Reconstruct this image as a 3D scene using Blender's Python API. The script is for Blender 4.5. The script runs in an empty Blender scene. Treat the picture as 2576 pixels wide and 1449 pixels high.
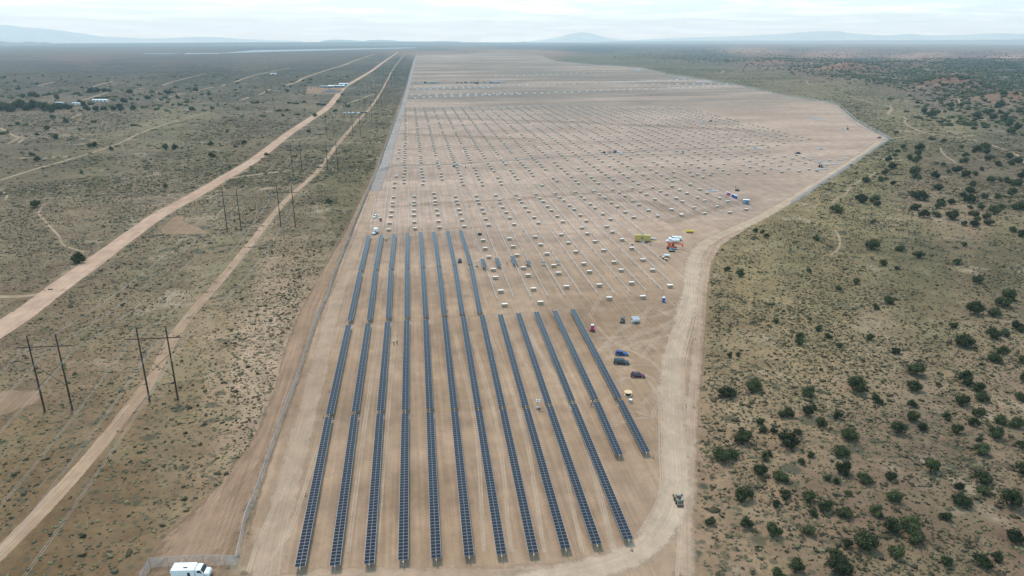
import bpy, bmesh, math, random
import numpy as np
from mathutils import Vector, Matrix, noise
random.seed(7); rng = np.random.default_rng(11)
S = bpy.context.scene; C = S.collection
R = math.radians

# ------------------------------------------------------------------ camera, sky, sun, exposure
CAMH = 105.0; FPX = 1800.0; PITCH = R(19.27); RE2 = 2*7.4e6
cam = bpy.data.cameras.new('camera'); camo = bpy.data.objects.new('camera', cam); C.objects.link(camo)
camo.location = (0, 0, CAMH); camo.rotation_euler = (R(90)-PITCH, 0, 0)
cam.sensor_width = 36; cam.lens = FPX/2576*36; cam.clip_start = 1; cam.clip_end = 200000
S.camera = camo
SUN_EL, SUN_AZ = R(58), R(-25)          # azimuth measured from +Y (view direction), negative = left
w = bpy.data.worlds.new('World'); S.world = w; w.use_nodes = True
nt = w.node_tree; nt.nodes.clear()
def N(t, typ, **kw):
    n = t.nodes.new(typ)
    for k, v in kw.items():
        if k.startswith('i_'): n.inputs[k[2:].replace('_', ' ')].default_value = v
        else: setattr(n, k, v)
    return n
sky = N(nt, 'ShaderNodeTexSky', sky_type='NISHITA'); sky.sun_disc = False
sky.sun_elevation = SUN_EL; sky.sun_rotation = SUN_AZ; sky.air_density = 1.0; sky.dust_density = 1.5; sky.altitude = 1700
tc = N(nt, 'ShaderNodeTexCoord')
sep = N(nt, 'ShaderNodeSeparateXYZ'); nt.links.new(tc.outputs['Generated'], sep.inputs[0])
mx = N(nt, 'ShaderNodeMath', operation='MAXIMUM'); mx.inputs[1].default_value = 0.0; nt.links.new(sep.outputs['Z'], mx.inputs[0])
ad = N(nt, 'ShaderNodeMath', operation='ADD'); ad.inputs[1].default_value = 0.035; nt.links.new(mx.outputs[0], ad.inputs[0])
dx = N(nt, 'ShaderNodeMath', operation='DIVIDE'); nt.links.new(sep.outputs['X'], dx.inputs[0]); nt.links.new(ad.outputs[0], dx.inputs[1])
dy = N(nt, 'ShaderNodeMath', operation='DIVIDE'); nt.links.new(sep.outputs['Y'], dy.inputs[0]); nt.links.new(ad.outputs[0], dy.inputs[1])
cmb = N(nt, 'ShaderNodeCombineXYZ'); nt.links.new(dx.outputs[0], cmb.inputs[0]); nt.links.new(dy.outputs[0], cmb.inputs[1])
cn = N(nt, 'ShaderNodeTexNoise', i_Scale=0.55, i_Detail=9.0, i_Roughness=0.62, i_Distortion=0.35); nt.links.new(cmb.outputs[0], cn.inputs['Vector'])
cr = N(nt, 'ShaderNodeMapRange', interpolation_type='SMOOTHSTEP'); cr.inputs['From Min'].default_value = 0.42; cr.inputs['From Max'].default_value = 0.66
cr.inputs['To Min'].default_value = 0.30; cr.inputs['To Max'].default_value = 0.97
nt.links.new(cn.outputs['Fac'], cr.inputs['Value'])
cn2 = N(nt, 'ShaderNodeTexNoise', i_Scale=1.7, i_Detail=8.0, i_Roughness=0.6); nt.links.new(cmb.outputs[0], cn2.inputs['Vector'])
ccol = N(nt, 'ShaderNodeMix', data_type='RGBA'); ccol.inputs['A'].default_value = (6.4, 11.6, 14.2, 1); ccol.inputs['B'].default_value = (10.2, 13.8, 15.4, 1)
nt.links.new(cn2.outputs['Fac'], ccol.inputs['Factor'])
hz_ = N(nt, 'ShaderNodeMapRange', interpolation_type='SMOOTHSTEP'); nt.links.new(sep.outputs['Z'], hz_.inputs['Value'])
hz_.inputs['From Min'].default_value = 0.0; hz_.inputs['From Max'].default_value = 0.25; hz_.inputs['To Min'].default_value = 1.55; hz_.inputs['To Max'].default_value = 0.92
csc = N(nt, 'ShaderNodeVectorMath', operation='SCALE'); nt.links.new(ccol.outputs['Result'], csc.inputs[0]); nt.links.new(hz_.outputs[0], csc.inputs['Scale'])
mixc = N(nt, 'ShaderNodeMix', data_type='RGBA')
nt.links.new(cr.outputs[0], mixc.inputs['Factor']); nt.links.new(sky.outputs[0], mixc.inputs['A']); nt.links.new(csc.outputs[0], mixc.inputs['B'])
bg = N(nt, 'ShaderNodeBackground', i_Strength=0.095); nt.links.new(mixc.outputs['Result'], bg.inputs['Color'])
wo = N(nt, 'ShaderNodeOutputWorld'); nt.links.new(bg.outputs[0], wo.inputs['Surface'])
sl = bpy.data.lights.new('sun', 'SUN'); sl.energy = 2.2; sl.angle = R(10); sl.color = (1.0, 0.95, 0.88)
so = bpy.data.objects.new('sun', sl); C.objects.link(so)
so.rotation_euler = (R(90)-SUN_EL, 0, math.pi - SUN_AZ)
S.view_settings.view_transform = 'Standard'; S.view_settings.look = 'None'; S.view_settings.gamma = 1
S.view_settings.exposure = 0.36
S.cycles.volume_bounces = 3; S.cycles.max_bounces = 6; S.cycles.transparent_max_bounces = 12
HAZE = 6.0e-5

# ------------------------------------------------------------------ picture plan -> world ground plan
cp, sp_ = math.cos(PITCH), math.sin(PITCH)
# badland hills to the right: noise relief faded in by a mask laid out on the plan
def sst(a, b, x):
    t = np.clip((x-a)/(b-a), 0, 1); return t*t*(3-2*t)
def toD(x, y, z=0.0):
    zc = y*cp + (CAMH-z)*sp_; up = y*sp_ - (CAMH-z)*cp
    zc = np.maximum(zc, 1e-3)
    return 1288 + FPX*x/zc, 724.5 - FPX*up/zc
HX = [1372, 1500, 1700, 1850, 1950, 2100, 2300, 2450, 2576, 3200]
HY = [135, 150, 158, 166, 180, 205, 238, 265, 285, 330]
def hillmask(x, y):
    X, Y = toD(x, y)
    lim = np.interp(X, HX, HY)
    return sst(-4, 40, lim - Y)*sst(1390, 1650, X)*(1-sst(9000, 14000, y))
def hills_v(xs, ys):
    m = hillmask(xs, ys); out = np.zeros(len(xs))
    for k in np.nonzero(m > 0.001)[0]:
        x, y = float(xs[k]), float(ys[k])
        n = noise.ridged_multi_fractal(Vector((x/260, y/330, 3.3)), 0.9, 2.1, 5, 1.0, 2.0)
        n2 = noise.noise(Vector((x/700, y/900, 9.1)))
        out[k] = m[k]*(9.0*n + 9*n2 - 7)
    return out
# knolls of bare red earth
KN = []
def gz(x, y):
    h = hills_v(np.array([x]), np.array([y]))[0]
    for (kx, ky, kr, kh) in KN:
        d2 = ((x-kx)**2 + (y-ky)**2)/kr**2
        if d2 < 9: h += kh*math.exp(-d2)
    return h - (x*x+y*y)/RE2
def ray(X, Y):
    a = (X-1288)/FPX; b = (724.5-Y)/FPX
    return Vector((a, cp + b*sp_, -sp_ + b*cp))
def G0(X, Y, z=0.0):
    r = ray(X, Y); t = (CAMH-z)/max(-r.z, 1e-4)
    return r.x*t, r.y*t
def G(X, Y, z=0.0):
    x, y = G0(X, Y, z)
    for _ in range(3):
        g = gz(x, y); x, y = G0(X, Y, z+g)
    return Vector((x, y, gz(x, y)))
for X, Y, kr, kh in [(2395, 222, 70, 26), (2130, 178, 110, 26), (1935, 160, 120, 16), (2520, 258, 50, 15), (2290, 168, 120, 14), (1640, 147, 200, 16)]:
    x, y = G0(X, Y); KN.append((x, y, kr, kh))

# ------------------------------------------------------------------ helpers
def s2l(c): return tuple(((v/255)/12.92 if v/255 <= .04045 else ((v/255+.055)/1.055)**2.4) for v in c)
def tag(o, label=None, cat=None, group=None, kind=None):
    if label: o['label'] = label
    if cat: o['category'] = cat
    if group: o['group'] = group
    if kind: o['kind'] = kind
    return o
class MB:
    def __init__(s): s.v = []; s.f = []; s.m = []
    def add(s, vs, fs, mi=0):
        o = len(s.v); s.v += [tuple(p) for p in vs]
        for f in fs: s.f.append(tuple(i+o for i in f)); s.m.append(mi)
        return s
    def box(s, c, d, mi=0, rz=0, rx=0, ry=0, top=1.0, topy=None):
        topy = top if topy is None else topy
        M = Matrix.Rotation(rz, 3, 'Z') @ Matrix.Rotation(ry, 3, 'Y') @ Matrix.Rotation(rx, 3, 'X')
        vs = []
        for z in (-.5, .5):
            k, ky = (top, topy) if z > 0 else (1, 1)
            for x, y in ((-.5, -.5), (.5, -.5), (.5, .5), (-.5, .5)):
                vs.append(M @ Vector((x*d[0]*k, y*d[1]*ky, z*d[2])) + Vector(c))
        return s.add(vs, [(3, 2, 1, 0), (4, 5, 6, 7), (0, 1, 5, 4), (1, 2, 6, 5), (2, 3, 7, 6), (3, 0, 4, 7)], mi)
    def cyl(s, a, b, r0, r1=None, n=8, mi=0, cap=True):
        r1 = r0 if r1 is None else r1; a = Vector(a); b = Vector(b); d = (b-a).normalized()
        u = d.orthogonal().normalized(); w_ = d.cross(u)
        vs = [a + (u*math.cos(t)+w_*math.sin(t))*r0 for t in [2*math.pi*i/n for i in range(n)]] + \
             [b + (u*math.cos(t)+w_*math.sin(t))*r1 for t in [2*math.pi*i/n for i in range(n)]]
        fs = [(i, (i+1) % n, n+(i+1) % n, n+i) for i in range(n)]
        if cap: fs += [tuple(range(n-1, -1, -1)), tuple(range(n, 2*n))]
        return s.add(vs, fs, mi)
    def prof(s, pts, w, mi=0, inset=0.06, y0=0.0):
        """side profile (x,z) extruded across y with softened flanks"""
        n = len(pts); cx = sum(p[0] for p in pts)/n; cz = sum(p[1] for p in pts)/n
        vs = []
        for y, k in ((-w/2, 1-inset), (-w/2+.12, 1), (w/2-.12, 1), (w/2, 1-inset)):
            for (x, z) in pts: vs.append((cx+(x-cx)*k, y+y0, cz+(z-cz)*k))
        fs = [tuple(range(n)), tuple(range(4*n-1, 3*n-1, -1))]
        for j in range(3):
            for i in range(n): fs.append((j*n+i, (j+1)*n+i, (j+1)*n+(i+1) % n, j*n+(i+1) % n))
        return s.add(vs, fs, mi)
    def mesh(s, name, mats):
        me = bpy.data.meshes.new(name); me.from_pydata(s.v, [], s.f)
        for m in (mats if isinstance(mats, (list, tuple)) else [mats]): me.materials.append(m)
        me.polygons.foreach_set('material_index', s.m); 
        bm = bmesh.new(); bm.from_mesh(me); bmesh.ops.recalc_face_normals(bm, faces=bm.faces); bm.to_mesh(me); bm.free()
        me.update(); return me
    def build(s, name, mats, parent=None, bevel=0):
        o = bpy.data.objects.new(name, s.mesh(name, mats)); C.objects.link(o); o.parent = parent
        if bevel:
            md = o.modifiers.new('bevel', 'BEVEL'); md.width = bevel; md.segments = 2; md.limit_method = 'ANGLE'
        return o
def empty(name, loc=(0, 0, 0), rz=0):
    o = bpy.data.objects.new(name, None); C.objects.link(o); o.location = loc; o.rotation_euler = (0, 0, rz); o.empty_display_size = .1
    return o
def part(name, me, parent, loc=(0, 0, 0), rz=0):
    o = bpy.data.objects.new(name, me); C.objects.link(o); o.parent = parent; o.location = loc; o.rotation_euler = (0, 0, rz); return o
def kids(o): return [c for c in ALLC if c.parent == o]
def copy_tree(o, parent=None):
    c = o.copy(); C.objects.link(c); c.parent = parent
    for ch in list(o.children): copy_tree(ch, c)
    return c
def mat(name, col, rough=.7, metal=0.0, var=.15, scale=3.0, spec=.5, bump=0):
    m = bpy.data.materials.new(name); m.use_nodes = True; t = m.node_tree; b = t.nodes['Principled BSDF']
    b.inputs['Roughness'].default_value = rough; b.inputs['Metallic'].default_value = metal; b.inputs['Specular IOR Level'].default_value = spec
    co = N(t, 'ShaderNodeTexCoord'); n = N(t, 'ShaderNodeTexNoise', i_Scale=scale, i_Detail=4.0); t.links.new(co.outputs['Object'], n.inputs['Vector'])
    mr = N(t, 'ShaderNodeMapRange'); mr.inputs['From Min'].default_value = .3; mr.inputs['From Max'].default_value = .7
    mr.inputs['To Min'].default_value = 1-var; mr.inputs['To Max'].default_value = 1+var; t.links.new(n.outputs['Fac'], mr.inputs['Value'])
    v = N(t, 'ShaderNodeVectorMath', operation='SCALE'); v.inputs[0].default_value = col[:3]; t.links.new(mr.outputs[0], v.inputs['Scale'])
    t.links.new(v.outputs[0], b.inputs['Base Color'])
    return m
M = {}
M['galv'] = mat('galvanised_steel', (.42, .43, .45), .45, .6)
M['tube'] = mat('bright_tube_steel', (.62, .63, .65), .4, .45)
M['frame'] = mat('aluminium_frame', (.26, .26, .275), .4, .1, .05)
M['back'] = mat('module_seam', (.16, .165, .19), .35, .1, .05)
M['cell'] = mat('solar_cells', (.015, .015, .021), .10, 0, .25, 1.3, .24)
M['wood'] = mat('weathered_pole_wood', (.045, .022, .014), .85, 0, .3)
M['wire'] = mat('aluminium_wire', (.40, .42, .43), .4, .3, .05)
M['white'] = mat('white_paint', (.80, .82, .83), .35, 0, .05)
M['black'] = mat('black_plastic', (.02, .02, .022), .5)
M['rubber'] = mat('tyre_rubber', (.018, .018, .018), .85)
M['rim'] = mat('wheel_rim', (.55, .55, .57), .3, .7)
M['glass'] = mat('dark_glass', (.02, .028, .035), .06, 0, .1)
M['blue'] = mat('blue_paint', (.012, .07, .30), .22, .2, .05)
M['graph'] = mat('graphite_paint', (.035, .045, .05), .22, .3, .05)
M['maroon'] = mat('maroon_paint', (.10, .012, .035), .22, .2, .05)
M['orange'] = mat('orange_paint', (.62, .10, .03), .45)
M['yellow'] = mat('yellow_paint', (.68, .46, .03), .5)
M['khaki'] = mat('khaki_yellow_paint', (.50, .37, .10), .55)
M['pink'] = mat('crimson_plastic', (.42, .03, .13), .5)
M['toiblue'] = mat('blue_plastic', (.02, .11, .34), .5)
M['card'] = mat('cardboard', (.33, .25, .18), .85, 0, .18, 2.0)
M['lid'] = mat('white_carton_lid', (.80, .74, .70), .7, 0, .06)
M['ply'] = mat('plywood', (.62, .46, .26), .7)
M['tan'] = mat('tan_paint', (.30, .27, .20), .55)
M['grey'] = mat('grey_paint', (.34, .36, .38), .5)
M['silver'] = mat('brushed_silver', (.5, .52, .54), .35, .5)
M['brown'] = mat('brown_plastic', (.12, .08, .07), .6)
M['skin'] = mat('skin', (.42, .25, .17), .6)
M['hiviz'] = mat('hi_viz_yellow', (.62, .75, .12), .8)
M['hiorange'] = mat('hi_viz_orange', (.85, .35, .16), .8)
M['denim'] = mat('dark_denim', (.03, .035, .05), .9)
M['lamp_w'] = mat('lamp_lens', (.85, .87, .88), .2, 0, .03)
M['red'] = mat('red_lens', (.45, .02, .02), .3)
M['bark'] = mat('bark', (.09, .06, .045), .9)
M['greyblue'] = mat('grey_blue_siding', (.20, .27, .31), .6)

def foliage(name, c1, c2, attr='tone'):
    m = bpy.data.materials.new(name); m.use_nodes = True; t = m.node_tree; b = t.nodes['Principled BSDF']
    b.inputs['Roughness'].default_value = .9; b.inputs['Specular IOR Level'].default_value = .15
    a = N(t, 'ShaderNodeAttribute', attribute_name=attr); mixn = N(t, 'ShaderNodeMix', data_type='RGBA')
    mixn.inputs['A'].default_value = (*c1, 1); mixn.inputs['B'].default_value = (*c2, 1)
    t.links.new(a.outputs['Fac'], mixn.inputs['Factor'])
    oi = N(t, 'ShaderNodeObjectInfo'); mr = N(t, 'ShaderNodeMapRange'); mr.inputs['To Min'].default_value = .62; mr.inputs['To Max'].default_value = 1.5
    t.links.new(oi.outputs['Random'], mr.inputs['Value'])
    v = N(t, 'ShaderNodeVectorMath', operation='SCALE'); t.links.new(mixn.outputs['Result'], v.inputs[0]); t.links.new(mr.outputs[0], v.inputs['Scale'])
    t.links.new(v.outputs[0], b.inputs['Base Color'])
    return m
M['juniper'] = foliage('juniper_foliage', (.020, .024, .009), (.100, .108, .042))
M['sage'] = foliage('sagebrush_foliage', (.036, .031, .017), (.120, .098, .054))
M['grass'] = foliage('dry_grass_blades', (.12, .105, .055), (.26, .22, .12))

# ------------------------------------------------------------------ ground colour plan (soil and grass colours by place, bluer grey near the horizon)
# (X, Y, sRGB-like colour of bare ground+litter) in plan coordinates
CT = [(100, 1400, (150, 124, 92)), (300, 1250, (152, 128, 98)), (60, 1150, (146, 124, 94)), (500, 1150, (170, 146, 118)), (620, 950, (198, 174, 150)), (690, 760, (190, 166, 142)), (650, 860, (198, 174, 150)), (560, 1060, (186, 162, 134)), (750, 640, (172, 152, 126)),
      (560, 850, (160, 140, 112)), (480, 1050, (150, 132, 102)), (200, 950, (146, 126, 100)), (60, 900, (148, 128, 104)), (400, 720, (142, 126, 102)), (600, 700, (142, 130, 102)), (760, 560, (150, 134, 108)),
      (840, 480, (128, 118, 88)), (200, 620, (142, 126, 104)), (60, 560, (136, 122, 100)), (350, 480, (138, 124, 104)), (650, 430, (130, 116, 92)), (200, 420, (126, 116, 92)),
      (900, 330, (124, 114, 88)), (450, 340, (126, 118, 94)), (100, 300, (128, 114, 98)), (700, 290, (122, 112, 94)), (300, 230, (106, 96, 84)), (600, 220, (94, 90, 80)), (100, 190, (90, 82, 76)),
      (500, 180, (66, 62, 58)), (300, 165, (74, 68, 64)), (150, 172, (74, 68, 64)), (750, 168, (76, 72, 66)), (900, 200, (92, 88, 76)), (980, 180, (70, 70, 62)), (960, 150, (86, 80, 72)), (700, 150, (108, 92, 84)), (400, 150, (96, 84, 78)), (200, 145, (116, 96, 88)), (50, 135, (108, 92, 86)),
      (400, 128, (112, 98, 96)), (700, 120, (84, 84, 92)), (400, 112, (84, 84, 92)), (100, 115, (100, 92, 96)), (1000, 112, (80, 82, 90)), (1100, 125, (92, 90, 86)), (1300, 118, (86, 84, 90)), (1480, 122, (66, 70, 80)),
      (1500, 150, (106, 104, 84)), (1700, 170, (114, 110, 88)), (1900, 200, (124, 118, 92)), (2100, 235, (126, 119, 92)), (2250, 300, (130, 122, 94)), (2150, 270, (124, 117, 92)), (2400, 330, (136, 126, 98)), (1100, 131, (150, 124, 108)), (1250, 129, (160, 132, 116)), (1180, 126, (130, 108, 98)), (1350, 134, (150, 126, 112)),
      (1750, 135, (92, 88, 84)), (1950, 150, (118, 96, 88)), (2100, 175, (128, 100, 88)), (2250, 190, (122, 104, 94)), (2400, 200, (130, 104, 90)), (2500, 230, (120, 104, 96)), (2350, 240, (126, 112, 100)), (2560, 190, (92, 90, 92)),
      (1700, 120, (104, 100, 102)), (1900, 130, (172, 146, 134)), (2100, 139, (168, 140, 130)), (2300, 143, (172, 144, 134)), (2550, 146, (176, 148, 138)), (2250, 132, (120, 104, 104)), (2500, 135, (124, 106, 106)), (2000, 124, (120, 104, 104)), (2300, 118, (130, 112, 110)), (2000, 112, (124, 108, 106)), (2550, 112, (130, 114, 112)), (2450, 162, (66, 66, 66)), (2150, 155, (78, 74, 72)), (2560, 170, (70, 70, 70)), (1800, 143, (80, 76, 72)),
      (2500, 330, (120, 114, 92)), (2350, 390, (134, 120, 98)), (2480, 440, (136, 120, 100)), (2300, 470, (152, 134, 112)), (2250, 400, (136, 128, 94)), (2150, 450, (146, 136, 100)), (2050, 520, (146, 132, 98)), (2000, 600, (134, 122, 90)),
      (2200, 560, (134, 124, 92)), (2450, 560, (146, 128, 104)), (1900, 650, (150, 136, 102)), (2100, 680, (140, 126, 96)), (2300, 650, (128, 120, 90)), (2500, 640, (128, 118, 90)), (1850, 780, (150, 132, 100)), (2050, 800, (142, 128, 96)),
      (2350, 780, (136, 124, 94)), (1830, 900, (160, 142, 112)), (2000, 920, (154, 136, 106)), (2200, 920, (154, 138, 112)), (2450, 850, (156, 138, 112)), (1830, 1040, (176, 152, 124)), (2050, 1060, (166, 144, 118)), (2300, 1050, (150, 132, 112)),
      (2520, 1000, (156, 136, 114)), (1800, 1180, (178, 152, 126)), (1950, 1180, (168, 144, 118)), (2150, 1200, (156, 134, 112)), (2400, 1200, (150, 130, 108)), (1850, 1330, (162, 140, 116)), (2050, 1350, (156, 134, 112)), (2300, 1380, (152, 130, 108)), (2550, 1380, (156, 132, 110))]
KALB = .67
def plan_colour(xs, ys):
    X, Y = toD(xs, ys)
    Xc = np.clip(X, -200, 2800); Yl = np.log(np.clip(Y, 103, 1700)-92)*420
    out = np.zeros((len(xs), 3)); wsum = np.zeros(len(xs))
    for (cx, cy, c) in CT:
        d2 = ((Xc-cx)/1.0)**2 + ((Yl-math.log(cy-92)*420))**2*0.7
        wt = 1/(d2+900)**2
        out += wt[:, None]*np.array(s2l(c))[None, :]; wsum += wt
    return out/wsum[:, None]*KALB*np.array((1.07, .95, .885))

def ground_shader(m, far=True):
    t = m.node_tree; b = t.nodes['Principled BSDF']; b.inputs['Roughness'].default_value = .95; b.inputs['Specular IOR Level'].default_value = .1
    a = N(t, 'ShaderNodeAttribute', attribute_name='soil'); g = N(t, 'ShaderNodeNewGeometry')
    def noise_(sc, det=5, rough=.6, vec=None):
        n = N(t, 'ShaderNodeTexNoise', i_Scale=sc, i_Detail=det, i_Roughness=rough); t.links.new(vec or g.outputs['Position'], n.inputs['Vector']); return n
    def rng_(src, a0, a1, b0, b1, sm=True):
        r = N(t, 'ShaderNodeMapRange'); 
        if sm: r.interpolation_type = 'SMOOTHSTEP'
        r.inputs['From Min'].default_value = a0; r.inputs['From Max'].default_value = a1; r.inputs['To Min'].default_value = b0; r.inputs['To Max'].default_value = b1
        t.links.new(src, r.inputs['Value']); return r.outputs[0]
    def mul(x, y):
        n = N(t, 'ShaderNodeMath', operation='MULTIPLY'); t.links.new(x, n.inputs[0]); t.links.new(y, n.inputs[1]); return n.outputs[0]
    n1 = noise_(1/90, 6, .62); n2 = noise_(1/9, 5, .65); n3 = noise_(1/1.3, 4, .7); n4 = noise_(1/420, 6, .65)
    k = mul(mul(rng_(n1.outputs['Fac'], .3, .7, .82, 1.16), rng_(n2.outputs['Fac'], .3, .7, .80, 1.18)), mul(rng_(n3.outputs['Fac'], .25, .75, .84, 1.14), rng_(n4.outputs['Fac'], .35, .65, .74, 1.18)))
    # low shrubs and tussocks seen as cover: denser in patches
    vo = N(t, 'ShaderNodeTexVoronoi', i_Scale=1/2.6, i_Randomness=1.0); t.links.new(g.outputs['Position'], vo.inputs['Vector'])
    nd = noise_(1/38, 4, .6)
    thr = rng_(nd.outputs['Fac'], .35, .65, .16, .40)
    sub = N(t, 'ShaderNodeMath', operation='SUBTRACT'); t.links.new(thr, sub.inputs[0]); t.links.new(vo.outputs['Distance'], sub.inputs[1])
    spot = rng_(sub.outputs[0], -.06, .10, 0, .72)
    vo2 = N(t, 'ShaderNodeTexVoronoi', i_Scale=1/9., i_Randomness=1.0); t.links.new(g.outputs['Position'], vo2.inputs['Vector'])
    nd2 = noise_(1/160, 4, .6); thr2 = rng_(nd2.outputs['Fac'], .4, .62, .02, .36)
    sub2 = N(t, 'ShaderNodeMath', operation='SUBTRACT'); t.links.new(thr2, sub2.inputs[0]); t.links.new(vo2.outputs['Distance'], sub2.inputs[1])
    spot2 = rng_(sub2.outputs[0], -.05, .10, 0, .72)
    v = N(t, 'ShaderNodeVectorMath', operation='SCALE'); t.links.new(a.outputs['Color'], v.inputs[0]); t.links.new(k, v.inputs['Scale'])
    # yellow-green grass patches
    gp = noise_(1/26, 5, .6); gf = rng_(gp.outputs['Fac'], .48, .68, 0, .38)
    mg = N(t, 'ShaderNodeMix', data_type='RGBA'); mg.inputs['B'].default_value = (.205, .165, .09, 1); t.links.new(gf, mg.inputs['Factor']); t.links.new(v.outputs[0], mg.inputs['A'])
    bpn = noise_(1/34, 6, .62); bf = rng_(bpn.outputs['Fac'], .56, .70, 0, .55)
    mb_ = N(t, 'ShaderNodeMix', data_type='RGBA'); mb_.inputs['B'].default_value = (.40, .295, .205, 1); t.links.new(bf, mb_.inputs['Factor']); t.links.new(mg.outputs['Result'], mb_.inputs['A'])
    mg = mb_
    ms = N(t, 'ShaderNodeMix', data_type='RGBA'); ms.inputs['B'].default_value = (.075, .070, .045, 1); t.links.new(spot, ms.inputs['Factor']); t.links.new(mg.outputs['Result'], ms.inputs['A'])
    ms2 = N(t, 'ShaderNodeMix', data_type='RGBA'); ms2.inputs['B'].default_value = (.05, .055, .035, 1); t.links.new(spot2, ms2.inputs['Factor']); t.links.new(ms.outputs['Result'], ms2.inputs['A'])
    t.links.new(ms2.outputs['Result'], b.inputs['Base Color'])
    bp = N(t, 'ShaderNodeBump', i_Strength=.5, i_Distance=.25); t.links.new(n3.outputs['Fac'], bp.inputs['Height']); t.links.new(bp.outputs[0], b.inputs['Normal'])
M['ground'] = bpy.data.materials.new('scrub_ground'); M['ground'].use_nodes = True; ground_shader(M['ground'])

def build_ground():
    r = [40.0]
    while r[-1] < 41000: r.append(r[-1]*1.0125 + .3)
    na = 520; az = np.linspace(R(-62), R(62), na)
    r = np.array(r); RR, AA = np.meshgrid(r, az, indexing='ij')
    xs = (RR*np.sin(AA)).ravel(); ys = (RR*np.cos(AA)).ravel()
    z = hills_v(xs, ys)
    for (kx, ky, kr, kh) in KN: z += kh*np.exp(-((xs-kx)**2+(ys-ky)**2)/kr**2)
    z -= (xs**2+ys**2)/RE2
    nr = len(r); me = bpy.data.meshes.new('ground')
    i = np.arange(nr-1)[:, None]*na + np.arange(na-1)[None, :]
    f = np.stack([i, i+na, i+na+1, i+1], -1).reshape(-1, 4)
    V = np.stack([xs, ys, z], 1)
    # near part under and behind the camera closes the sheet
    me.vertices.add(len(V)); me.vertices.foreach_set('co', V.ravel())
    me.loops.add(f.size); me.loops.foreach_set('vertex_index', f.ravel()[::-1].copy())
    me.polygons.add(len(f)); me.polygons.foreach_set('loop_start', np.arange(0, f.size, 4)); me.polygons.foreach_set('loop_total', np.full(len(f), 4))
    me.update(calc_edges=True)
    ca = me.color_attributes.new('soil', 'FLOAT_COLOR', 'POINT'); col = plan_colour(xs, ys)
    # red bare earth on knolls
    for (kx, ky, kr, kh) in KN[:4]:
        wgt = np.exp(-((xs-kx)**2+(ys-ky)**2)/(kr*.95)**2)*.75; col = col*(1-wgt[:, None]) + wgt[:, None]*np.array((.27, .125, .085))
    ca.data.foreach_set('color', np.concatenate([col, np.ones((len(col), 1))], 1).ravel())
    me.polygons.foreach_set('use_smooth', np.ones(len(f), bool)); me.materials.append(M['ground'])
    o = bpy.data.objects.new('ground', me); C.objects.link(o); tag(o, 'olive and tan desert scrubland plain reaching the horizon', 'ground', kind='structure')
build_ground()

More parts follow.
